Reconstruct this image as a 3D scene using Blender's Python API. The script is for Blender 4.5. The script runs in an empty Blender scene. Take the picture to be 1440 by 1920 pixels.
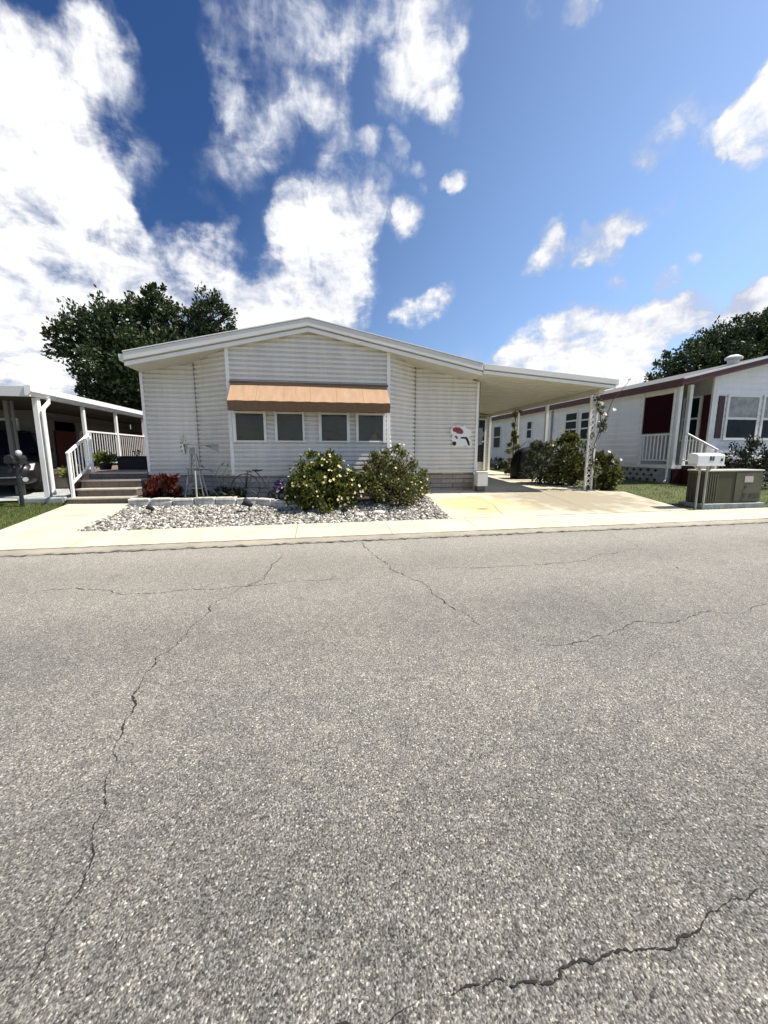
import bpy, bmesh, math, random
import numpy as np
from mathutils import Vector, Matrix

random.seed(7)
RNG = np.random.default_rng(11)
scene = bpy.context.scene
COL = scene.collection
R = math.radians


# ------------------------------------------------------------------ helpers
class MB:
    """collects faces, then links them as one mesh object"""
    def __init__(self):
        self.v, self.f, self.m = [], [], []

    def add(self, verts, faces, mi=0):
        o = len(self.v)
        self.v += [tuple(p) for p in verts]
        for f in faces:
            self.f.append(tuple(i + o for i in f))
            self.m.append(mi)
        return self

    def box(self, x0, x1, y0, y1, z0, z1, mi=0):
        v = [(x0, y0, z0), (x1, y0, z0), (x1, y1, z0), (x0, y1, z0), (x0, y0, z1), (x1, y0, z1), (x1, y1, z1), (x0, y1, z1)]
        return self.add(v, [(3, 2, 1, 0), (4, 5, 6, 7), (0, 1, 5, 4), (1, 2, 6, 5), (2, 3, 7, 6), (3, 0, 4, 7)], mi)

    def bar(self, a, b, w, h=None, mi=0, up=(0, 0, 1)):
        """rectangular bar from a to b"""
        h = h or w
        a, b = Vector(a), Vector(b)
        d = (b - a).normalized()
        u = Vector(up)
        if abs(d.dot(u)) > .95:
            u = Vector((0, 1, 0))
        s = d.cross(u).normalized() * (w / 2)
        t = s.cross(d).normalized() * (h / 2)
        v = [a - s - t, a + s - t, a + s + t, a - s + t, b - s - t, b + s - t, b + s + t, b - s + t]
        return self.add(v, [(3, 2, 1, 0), (4, 5, 6, 7), (0, 1, 5, 4), (1, 2, 6, 5), (2, 3, 7, 6), (3, 0, 4, 7)], mi)

    def tube(self, pts, rad, n=8, mi=0, cap=True):
        pts = [Vector(p) for p in pts]
        if not isinstance(rad, (list, tuple)):
            rad = [rad] * len(pts)
        rings = []
        ref = Vector((.31, .17, 1)).normalized()
        for i, p in enumerate(pts):
            d = (pts[min(i + 1, len(pts) - 1)] - pts[max(i - 1, 0)])
            d = d.normalized() if d.length > 1e-9 else Vector((0, 0, 1))
            r = ref if abs(d.dot(ref)) < .9 else Vector((1, 0, .1)).normalized()
            s = d.cross(r).normalized()
            t = d.cross(s).normalized()
            rings.append([p + (s * math.cos(2 * math.pi * k / n) + t * math.sin(2 * math.pi * k / n)) * rad[i] for k in range(n)])
        o = len(self.v)
        for r_ in rings:
            self.v += [tuple(q) for q in r_]
        for i in range(len(rings) - 1):
            for k in range(n):
                a, b = o + i * n + k, o + i * n + (k + 1) % n
                self.f.append((a, b, b + n, a + n)); self.m.append(mi)
        if cap:
            self.f.append(tuple(o + k for k in reversed(range(n)))); self.m.append(mi)
            e = o + (len(rings) - 1) * n
            self.f.append(tuple(e + k for k in range(n))); self.m.append(mi)
        return self

    def prism_y(self, poly, y0, y1, mi=0):
        """polygon of (x,z) extruded along y"""
        n = len(poly)
        v = [(x, y0, z) for x, z in poly] + [(x, y1, z) for x, z in poly]
        f = [tuple(range(n)), tuple(reversed(range(n, 2 * n)))]
        f += [(i, i + n, (i + 1) % n + n, (i + 1) % n) for i in range(n)]
        return self.add(v, f, mi)

    def prism_x(self, poly, x0, x1, mi=0):
        n = len(poly)
        v = [(x0, y, z) for y, z in poly] + [(x1, y, z) for y, z in poly]
        f = [tuple(range(n)), tuple(reversed(range(n, 2 * n)))]
        f += [(i, i + n, (i + 1) % n + n, (i + 1) % n) for i in range(n)]
        return self.add(v, f, mi)

    def prism_z(self, poly, z0, z1, mi=0):
        n = len(poly)
        v = [(x, y, z0) for x, y in poly] + [(x, y, z1) for x, y in poly]
        f = [tuple(reversed(range(n))), tuple(range(n, 2 * n))]
        f += [(i, (i + 1) % n, (i + 1) % n + n, i + n) for i in range(n)]
        return self.add(v, f, mi)

    def lathe(self, prof, c=(0, 0, 0), n=16, mi=0):
        """profile of (r,z) turned round the z axis"""
        o = len(self.v)
        for r, z in prof:
            for k in range(n):
                a = 2 * math.pi * k / n
                self.v.append((c[0] + r * math.cos(a), c[1] + r * math.sin(a), c[2] + z))
        for i in range(len(prof) - 1):
            for k in range(n):
                a, b = o + i * n + k, o + i * n + (k + 1) % n
                self.f.append((a, b, b + n, a + n)); self.m.append(mi)
        self.f.append(tuple(o + k for k in reversed(range(n)))); self.m.append(mi)
        e = o + (len(prof) - 1) * n
        self.f.append(tuple(e + k for k in range(n))); self.m.append(mi)
        return self

    def build(self, name, mats, parent=None, bevel=0, smooth=False, fix=True, off=None):
        me = bpy.data.meshes.new(name)
        v = self.v
        if off is not None:
            v = [(a - off[0], b - off[1], c - off[2]) for a, b, c in v]
        me.from_pydata(v, [], self.f)
        me.polygons.foreach_set('material_index', self.m)
        if fix:
            bm = bmesh.new(); bm.from_mesh(me)
            bmesh.ops.recalc_face_normals(bm, faces=bm.faces)
            bm.to_mesh(me); bm.free()
        for m in (mats if isinstance(mats, (list, tuple)) else [mats]):
            me.materials.append(m)
        if smooth:
            me.polygons.foreach_set('use_smooth', [True] * len(me.polygons))
        return link(name, me, parent, bevel)


def link(name, me, parent=None, bevel=0):
    o = bpy.data.objects.new(name, me)
    COL.objects.link(o)
    if parent is not None:
        o.parent = parent
        p, q = Vector((0, 0, 0)), parent
        while q is not None:
            p += q.location; q = q.parent
        o.location = -p          # meshes are given in world coordinates
    if bevel:
        b = o.modifiers.new('bevel', 'BEVEL'); b.width = bevel; b.segments = 2; b.limit_method = 'ANGLE'
    return o


def tag(o, label=None, cat=None, group=None, kind=None):
    if label: o['label'] = label
    if cat: o['category'] = cat
    if group: o['group'] = group
    if kind: o['kind'] = kind
    return o


def thing(name, label, cat, loc=(0, 0, 0), group=None):
    o = bpy.data.objects.new(name, None); COL.objects.link(o)
    o.location = loc; o.empty_display_size = .2
    return tag(o, label, cat, group)


def dup(root, delta, label=None, group=None):
    """copy a thing with its parts and sub-parts, moved by delta"""
    r = root.copy(); COL.objects.link(r)
    r.location = root.location + Vector(delta)
    if label: r['label'] = label
    if group: r['group'] = group
    for ch in list(root.children):
        c = ch.copy(); COL.objects.link(c); c.parent = r
        for g in list(ch.children):
            d = g.copy(); COL.objects.link(d); d.parent = c
    return r


# ------------------------------------------------------------------ materials
def mat(name, base, rough=.6, var=.12, vscale=3.0, base2=None, bump=0, bscale=60, metal=0, spec=.4, stretch=None):
    m = bpy.data.materials.new(name); m.use_nodes = True
    nt = m.node_tree; n = nt.nodes; L = nt.links
    p = n['Principled BSDF']
    p.inputs['Roughness'].default_value = rough
    p.inputs['Metallic'].default_value = metal
    p.inputs['Specular IOR Level'].default_value = spec
    tc = n.new('ShaderNodeTexCoord')
    src = tc.outputs['Object']
    if stretch:
        mp = n.new('ShaderNodeMapping'); mp.inputs['Scale'].default_value = stretch
        L.new(src, mp.inputs['Vector']); src = mp.outputs['Vector']
    nz = n.new('ShaderNodeTexNoise'); nz.inputs['Scale'].default_value = vscale; nz.inputs['Detail'].default_value = 6
    nz.inputs['Roughness'].default_value = .62
    L.new(src, nz.inputs['Vector'])
    cr = n.new('ShaderNodeValToRGB')
    b2 = base2 or tuple(c * (1 - var) for c in base)
    b1 = base if base2 else tuple(min(1, c * (1 + var * .6)) for c in base)
    cr.color_ramp.elements[0].position = .35; cr.color_ramp.elements[1].position = .65
    cr.color_ramp.elements[0].color = (*b2, 1); cr.color_ramp.elements[1].color = (*b1, 1)
    L.new(nz.outputs['Fac'], cr.inputs['Fac']); L.new(cr.outputs['Color'], p.inputs['Base Color'])
    if bump:
        nb = n.new('ShaderNodeTexNoise'); nb.inputs['Scale'].default_value = bscale; nb.inputs['Detail'].default_value = 5
        L.new(tc.outputs['Object'], nb.inputs['Vector'])
        b = n.new('ShaderNodeBump'); b.inputs['Strength'].default_value = bump; b.inputs['Distance'].default_value = .01
        L.new(nb.outputs['Fac'], b.inputs['Height']); L.new(b.outputs['Normal'], p.inputs['Normal'])
    return m


def weathered(m, streak=.10, z0=.87, z1=1.35, grime=(.45, .40, .33)):
    """rain streaks and splash-back dirt above the skirting"""
    nt = m.node_tree; n = nt.nodes; L = nt.links
    p = n['Principled BSDF']; src = p.inputs['Base Color'].links[0].from_socket
    tc = n.new('ShaderNodeTexCoord'); mp = n.new('ShaderNodeMapping'); mp.inputs['Scale'].default_value = (7, 7, .5)
    L.new(tc.outputs['Object'], mp.inputs['Vector'])
    nz = n.new('ShaderNodeTexNoise'); nz.inputs['Scale'].default_value = 1.4; nz.inputs['Detail'].default_value = 7; nz.inputs['Roughness'].default_value = .65; L.new(mp.outputs['Vector'], nz.inputs['Vector'])
    mr = n.new('ShaderNodeMapRange'); mr.inputs['From Min'].default_value = .3; mr.inputs['From Max'].default_value = .7; mr.inputs['To Min'].default_value = 1 - streak; mr.inputs['To Max'].default_value = 1.02; L.new(nz.outputs['Fac'], mr.inputs['Value'])
    mu = n.new('ShaderNodeMix'); mu.data_type = 'RGBA'; mu.blend_type = 'MULTIPLY'; mu.inputs[0].default_value = 1; L.new(src, mu.inputs[6]); L.new(mr.outputs['Result'], mu.inputs[7])
    sx = n.new('ShaderNodeSeparateXYZ'); L.new(tc.outputs['Object'], sx.inputs[0])
    n2 = n.new('ShaderNodeTexNoise'); n2.inputs['Scale'].default_value = 3.5; n2.inputs['Detail'].default_value = 8; L.new(tc.outputs['Object'], n2.inputs['Vector'])
    ad = n.new('ShaderNodeMath'); ad.operation = 'MULTIPLY_ADD'; ad.inputs[1].default_value = .9; L.new(n2.outputs['Fac'], ad.inputs[0]); L.new(sx.outputs['Z'], ad.inputs[2])
    gr = n.new('ShaderNodeMapRange'); gr.inputs['From Min'].default_value = z1 + .35; gr.inputs['From Max'].default_value = z0 + .25; gr.inputs['To Max'].default_value = .45; L.new(ad.outputs[0], gr.inputs['Value'])
    mx = n.new('ShaderNodeMix'); mx.data_type = 'RGBA'; mx.inputs[7].default_value = (*grime, 1); L.new(gr.outputs['Result'], mx.inputs[0]); L.new(mu.outputs[2], mx.inputs[6])
    L.new(mx.outputs[2], p.inputs['Base Color'])
    return m


def island_mat(name, stops, rough=.55, translucent=.0, spec=.35, fine=0):
    """each leaf, rock or blade takes its own colour from the stops"""
    m = bpy.data.materials.new(name); m.use_nodes = True
    nt = m.node_tree; n = nt.nodes; L = nt.links
    p = n['Principled BSDF']; p.inputs['Roughness'].default_value = rough
    p.inputs['Specular IOR Level'].default_value = spec
    g = n.new('ShaderNodeNewGeometry'); cr = n.new('ShaderNodeValToRGB')
    el = cr.color_ramp.elements
    for i, (pos, c) in enumerate(stops):
        e = el[i] if i < 2 else el.new(pos)
        e.position = pos; e.color = (*c, 1)
    L.new(g.outputs['Random Per Island'], cr.inputs['Fac'])
    out = cr.outputs['Color']
    if fine:
        nz = n.new('ShaderNodeTexNoise'); nz.inputs['Scale'].default_value = fine; nz.inputs['Detail'].default_value = 4
        tc = n.new('ShaderNodeTexCoord'); L.new(tc.outputs['Object'], nz.inputs['Vector'])
        mx = n.new('ShaderNodeMix'); mx.data_type = 'RGBA'; mx.blend_type = 'MULTIPLY'; mx.inputs[0].default_value = .6
        mr = n.new('ShaderNodeMapRange'); mr.inputs['To Min'].default_value = .5; mr.inputs['To Max'].default_value = 1.4
        L.new(nz.outputs['Fac'], mr.inputs['Value'])
        L.new(out, mx.inputs[6]); L.new(mr.outputs['Result'], mx.inputs[7]); out = mx.outputs[2]
    L.new(out, p.inputs['Base Color'])
    if translucent:
        t = n.new('ShaderNodeBsdfTranslucent'); L.new(out, t.inputs['Color'])
        ms = n.new('ShaderNodeMixShader'); ms.inputs[0].default_value = translucent
        L.new(p.outputs[0], ms.inputs[1]); L.new(t.outputs[0], ms.inputs[2])
        L.new(ms.outputs[0], n['Material Output'].inputs['Surface'])
    return m


def asphalt_mat():
    m = bpy.data.materials.new('worn_asphalt'); m.use_nodes = True
    nt = m.node_tree; n = nt.nodes; L = nt.links
    p = n['Principled BSDF']; p.inputs['Roughness'].default_value = .85; p.inputs['Specular IOR Level'].default_value = .25
    tc = n.new('ShaderNodeTexCoord')
    # warp so that the stones are not regular cells
    def vor(scale, feature='F1'):
        v = n.new('ShaderNodeTexVoronoi'); v.inputs['Scale'].default_value = scale; v.feature = feature
        L.new(tc.outputs['Object'], v.inputs['Vector']); return v
    v1, v2 = vor(128), vor(255)
    sep1 = n.new('ShaderNodeSeparateColor'); L.new(v1.outputs['Color'], sep1.inputs['Color'])
    sep2 = n.new('ShaderNodeSeparateColor'); L.new(v2.outputs['Color'], sep2.inputs['Color'])
    def ramp(src, stops):
        cr = n.new('ShaderNodeValToRGB'); el = cr.color_ramp.elements
        for i, (pos, c) in enumerate(stops):
            e = el[i] if i < 2 else el.new(pos)
            e.position = pos; e.color = (*c, 1)
        L.new(src, cr.inputs['Fac']); return cr.outputs['Color']
    c1 = ramp(sep1.outputs['Red'], [(0, (.06, .058, .055)), (.35, (.12, .115, .107)), (.62, (.185, .177, .165)), (.86, (.275, .265, .245)), (1, (.47, .455, .425))])
    c2 = ramp(sep2.outputs['Green'], [(0, (.06, .057, .054)), (.5, (.16, .15, .14)), (.9, (.28, .265, .245)), (1, (.42, .40, .37))])
    mx = n.new('ShaderNodeMix'); mx.data_type = 'RGBA'
    L.new(c1, mx.inputs[6]); L.new(c2, mx.inputs[7])
    # stones sit in a darker binder
    nz = n.new('ShaderNodeTexNoise'); nz.inputs['Scale'].default_value = 45; nz.inputs['Detail'].default_value = 3
    L.new(tc.outputs['Object'], nz.inputs['Vector'])
    mrn = n.new('ShaderNodeMapRange'); mrn.inputs['From Min'].default_value = .35; mrn.inputs['From Max'].default_value = .65
    L.new(nz.outputs['Fac'], mrn.inputs['Value']); L.new(mrn.outputs['Result'], mx.inputs[0])
    # broad wear and staining
    nw = n.new('ShaderNodeTexNoise'); nw.inputs['Scale'].default_value = .55; nw.inputs['Detail'].default_value = 8; nw.inputs['Roughness'].default_value = .65
    L.new(tc.outputs['Object'], nw.inputs['Vector'])
    wr = ramp(nw.outputs['Fac'], [(.28, (.72, .725, .695)), (.5, (.94, .93, .86)), (.72, (1.08, 1.055, .96))])
    mm = n.new('ShaderNodeMix'); mm.data_type = 'RGBA'; mm.blend_type = 'MULTIPLY'; mm.inputs[0].default_value = 1
    L.new(mx.outputs[2], mm.inputs[6]); L.new(wr, mm.inputs[7])
    # tyre-worn, paler band running along the street, and a fine mid scale mottling
    nm = n.new('ShaderNodeTexNoise'); nm.inputs['Scale'].default_value = 9; nm.inputs['Detail'].default_value = 6
    L.new(tc.outputs['Object'], nm.inputs['Vector'])
    wm = ramp(nm.outputs['Fac'], [(.3, (.86, .86, .87)), (.7, (1.12, 1.11, 1.09))])
    m3 = n.new('ShaderNodeMix'); m3.data_type = 'RGBA'; m3.blend_type = 'MULTIPLY'; m3.inputs[0].default_value = 1
    L.new(mm.outputs[2], m3.inputs[6]); L.new(wm, m3.inputs[7])
    # view brightness falloff painted into the colour: paler towards the gutter, ragged edged
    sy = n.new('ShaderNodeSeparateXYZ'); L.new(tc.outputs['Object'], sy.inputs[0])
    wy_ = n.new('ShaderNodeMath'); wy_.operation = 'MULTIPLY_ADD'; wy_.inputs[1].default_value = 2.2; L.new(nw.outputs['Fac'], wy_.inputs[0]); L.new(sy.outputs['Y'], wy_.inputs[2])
    falloff = n.new('ShaderNodeMapRange'); falloff.inputs['From Min'].default_value = 2.0; falloff.inputs['From Max'].default_value = 6.6; falloff.inputs['To Max'].default_value = .42
    L.new(wy_.outputs[0], falloff.inputs['Value'])
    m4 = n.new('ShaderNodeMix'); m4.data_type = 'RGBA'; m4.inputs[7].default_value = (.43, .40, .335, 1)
    L.new(falloff.outputs['Result'], m4.inputs[0]); L.new(m3.outputs[2], m4.inputs[6])
    # faint tyre lanes along the street and a few old oil drips
    ln = n.new('ShaderNodeMath'); ln.operation = 'SINE'
    lm_ = n.new('ShaderNodeMath'); lm_.operation = 'MULTIPLY_ADD'; lm_.inputs[1].default_value = 1.6; L.new(nw.outputs['Fac'], lm_.inputs[0])
    ly = n.new('ShaderNodeMath'); ly.operation = 'MULTIPLY'; ly.inputs[1].default_value = 3.6; L.new(sy.outputs['Y'], ly.inputs[0]); L.new(ly.outputs[0], lm_.inputs[2]); L.new(lm_.outputs[0], ln.inputs[0])
    lr = n.new('ShaderNodeMapRange'); lr.inputs['From Min'].default_value = -1; lr.inputs['To Min'].default_value = .93; lr.inputs['To Max'].default_value = 1.05; L.new(ln.outputs[0], lr.inputs['Value'])
    no = n.new('ShaderNodeTexNoise'); no.inputs['Scale'].default_value = 1.9; no.inputs['Detail'].default_value = 5; L.new(tc.outputs['Object'], no.inputs['Vector'])
    orr = n.new('ShaderNodeMapRange'); orr.inputs['From Min'].default_value = .66; orr.inputs['From Max'].default_value = .76; orr.inputs['To Min'].default_value = 1; orr.inputs['To Max'].default_value = .72; L.new(no.outputs['Fac'], orr.inputs['Value'])
    lo_ = n.new('ShaderNodeMath'); lo_.operation = 'MULTIPLY'; L.new(lr.outputs['Result'], lo_.inputs[0]); L.new(orr.outputs['Result'], lo_.inputs[1])
    m6 = n.new('ShaderNodeMix'); m6.data_type = 'RGBA'; m6.blend_type = 'MULTIPLY'; m6.inputs[0].default_value = 1
    L.new(m4.outputs[2], m6.inputs[6]); L.new(lo_.outputs[0], m6.inputs[7]); m4 = m6
    # pale quartz flecks and dark pits
    v3 = vor(185); sep3 = n.new('ShaderNodeSeparateColor'); L.new(v3.outputs['Color'], sep3.inputs['Color'])
    fl = ramp(sep3.outputs['Blue'], [(0, (.42, .42, .42)), (.13, (.5, .5, .5)), (.16, (1, 1, 1)), (.90, (1, 1, 1)), (.93, (1.65, 1.63, 1.58)), (1, (2.0, 1.97, 1.9))])
    m5 = n.new('ShaderNodeMix'); m5.data_type = 'RGBA'; m5.blend_type = 'MULTIPLY'; m5.inputs[0].default_value = 1
    L.new(m4.outputs[2], m5.inputs[6]); L.new(fl, m5.inputs[7])
    L.new(m5.outputs[2], p.inputs['Base Color'])
    b = n.new('ShaderNodeBump'); b.inputs['Strength'].default_value = .9; b.inputs['Distance'].default_value = .006
    inv = n.new('ShaderNodeMath'); inv.operation = 'SUBTRACT'; inv.inputs[0].default_value = 1
    L.new(v1.outputs['Distance'], inv.inputs[1]); L.new(inv.outputs[0], b.inputs['Height'])
    L.new(b.outputs['Normal'], p.inputs['Normal'])
    return m


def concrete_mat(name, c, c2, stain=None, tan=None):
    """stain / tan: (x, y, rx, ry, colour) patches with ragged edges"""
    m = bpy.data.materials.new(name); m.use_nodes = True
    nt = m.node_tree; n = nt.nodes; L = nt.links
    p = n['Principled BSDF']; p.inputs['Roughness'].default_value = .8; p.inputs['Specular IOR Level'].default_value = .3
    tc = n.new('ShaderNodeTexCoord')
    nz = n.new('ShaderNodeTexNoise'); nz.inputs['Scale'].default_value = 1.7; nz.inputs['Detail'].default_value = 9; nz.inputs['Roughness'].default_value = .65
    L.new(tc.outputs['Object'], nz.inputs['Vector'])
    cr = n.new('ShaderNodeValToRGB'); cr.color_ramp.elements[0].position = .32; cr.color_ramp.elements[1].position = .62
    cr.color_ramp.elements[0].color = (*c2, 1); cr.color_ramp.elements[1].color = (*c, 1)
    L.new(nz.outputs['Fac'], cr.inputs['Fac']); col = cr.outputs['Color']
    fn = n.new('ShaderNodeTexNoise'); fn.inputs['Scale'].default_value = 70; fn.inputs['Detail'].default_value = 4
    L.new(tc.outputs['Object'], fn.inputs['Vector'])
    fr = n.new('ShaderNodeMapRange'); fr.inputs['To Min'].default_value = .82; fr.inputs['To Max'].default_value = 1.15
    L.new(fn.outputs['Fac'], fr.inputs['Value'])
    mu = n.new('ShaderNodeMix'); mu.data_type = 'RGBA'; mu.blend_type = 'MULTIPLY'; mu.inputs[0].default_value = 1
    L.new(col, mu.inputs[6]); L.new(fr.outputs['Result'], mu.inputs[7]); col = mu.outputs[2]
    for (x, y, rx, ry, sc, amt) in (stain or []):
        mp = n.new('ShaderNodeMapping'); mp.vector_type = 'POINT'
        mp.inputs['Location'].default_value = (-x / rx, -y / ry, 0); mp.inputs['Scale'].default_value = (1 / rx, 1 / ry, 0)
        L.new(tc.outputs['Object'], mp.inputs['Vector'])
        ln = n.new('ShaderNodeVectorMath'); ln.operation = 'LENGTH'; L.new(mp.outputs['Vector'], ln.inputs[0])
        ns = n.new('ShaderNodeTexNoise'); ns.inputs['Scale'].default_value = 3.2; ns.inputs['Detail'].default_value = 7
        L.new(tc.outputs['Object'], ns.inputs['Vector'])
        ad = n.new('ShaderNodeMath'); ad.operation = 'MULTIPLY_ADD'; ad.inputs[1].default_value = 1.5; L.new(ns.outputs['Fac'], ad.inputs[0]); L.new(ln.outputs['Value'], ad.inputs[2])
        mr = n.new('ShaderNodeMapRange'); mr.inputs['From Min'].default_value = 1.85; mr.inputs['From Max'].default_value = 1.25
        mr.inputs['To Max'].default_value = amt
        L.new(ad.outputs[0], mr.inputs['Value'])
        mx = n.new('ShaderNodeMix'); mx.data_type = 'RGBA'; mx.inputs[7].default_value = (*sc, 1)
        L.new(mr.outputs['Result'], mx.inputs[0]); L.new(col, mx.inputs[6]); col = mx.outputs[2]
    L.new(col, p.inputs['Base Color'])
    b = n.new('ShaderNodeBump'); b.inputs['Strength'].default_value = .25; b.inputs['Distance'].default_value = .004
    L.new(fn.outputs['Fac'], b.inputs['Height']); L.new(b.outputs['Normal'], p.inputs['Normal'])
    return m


def glass_mat(name, base=(.028, .03, .026), rough=.12, spec=.5):
    m = bpy.data.materials.new(name); m.use_nodes = True
    p = m.node_tree.nodes['Principled BSDF']
    n = m.node_tree.nodes; L = m.node_tree.links
    tc = n.new('ShaderNodeTexCoord'); nz = n.new('ShaderNodeTexNoise'); nz.inputs['Scale'].default_value = 2.2
    L.new(tc.outputs['Object'], nz.inputs['Vector'])
    cr = n.new('ShaderNodeValToRGB'); cr.color_ramp.elements[0].color = (*[c * .7 for c in base], 1); cr.color_ramp.elements[1].color = (*[c * 1.35 for c in base], 1)
    L.new(nz.outputs['Fac'], cr.inputs['Fac']); L.new(cr.outputs['Color'], p.inputs['Base Color'])
    p.inputs['Roughness'].default_value = rough; p.inputs['Specular IOR Level'].default_value = spec
    nb = n.new('ShaderNodeTexNoise'); nb.inputs['Scale'].default_value = 2.6; nb.inputs['Detail'].default_value = 2; L.new(tc.outputs['Object'], nb.inputs['Vector'])
    bp = n.new('ShaderNodeBump'); bp.inputs['Strength'].default_value = .35; bp.inputs['Distance'].default_value = .05
    L.new(nb.outputs['Fac'], bp.inputs['Height']); L.new(bp.outputs['Normal'], p.inputs['Normal'])
    return m


def brick_mat(name, c1, c2, mortar, scale=(1, 1, 1), bw=.4, bh=.1, axis='XZ', rough=.85):
    m = bpy.data.materials.new(name); m.use_nodes = True
    nt = m.node_tree; n = nt.nodes; L = nt.links
    p = n['Principled BSDF']; p.inputs['Roughness'].default_value = rough
    tc = n.new('ShaderNodeTexCoord'); sx = n.new('ShaderNodeSeparateXYZ'); cx = n.new('ShaderNodeCombineXYZ')
    L.new(tc.outputs['Object'], sx.inputs[0])
    L.new(sx.outputs[axis[0]], cx.inputs[0]); L.new(sx.outputs[axis[1]], cx.inputs[1])
    b = n.new('ShaderNodeTexBrick'); b.inputs['Scale'].default_value = 1; b.inputs['Brick Width'].default_value = bw; b.inputs['Row Height'].default_value = bh
    b.inputs['Mortar Size'].default_value = .007; b.inputs['Color1'].default_value = (*c1, 1); b.inputs['Color2'].default_value = (*c2, 1)
    b.inputs['Mortar'].default_value = (*mortar, 1)
    L.new(cx.outputs[0], b.inputs['Vector'])
    nz = n.new('ShaderNodeTexNoise'); nz.inputs['Scale'].default_value = 14; nz.inputs['Detail'].default_value = 6
    L.new(tc.outputs['Object'], nz.inputs['Vector'])
    mr = n.new('ShaderNodeMapRange'); mr.inputs['To Min'].default_value = .6; mr.inputs['To Max'].default_value = 1.3
    L.new(nz.outputs['Fac'], mr.inputs['Value'])
    mx = n.new('ShaderNodeMix'); mx.data_type = 'RGBA'; mx.blend_type = 'MULTIPLY'; mx.inputs[0].default_value = 1
    L.new(b.outputs['Color'], mx.inputs[6]); L.new(mr.outputs['Result'], mx.inputs[7]); L.new(mx.outputs[2], p.inputs['Base Color'])
    ad = n.new('ShaderNodeMath'); ad.operation = 'MULTIPLY_ADD'; ad.inputs[1].default_value = -1.5
    L.new(b.outputs['Fac'], ad.inputs[0]); L.new(nz.outputs['Fac'], ad.inputs[2])
    bp = n.new('ShaderNodeBump'); bp.inputs['Strength'].default_value = .9; bp.inputs['Distance'].default_value = .02
    L.new(ad.outputs[0], bp.inputs['Height']); L.new(bp.outputs['Normal'], p.inputs['Normal'])
    return m


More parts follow.
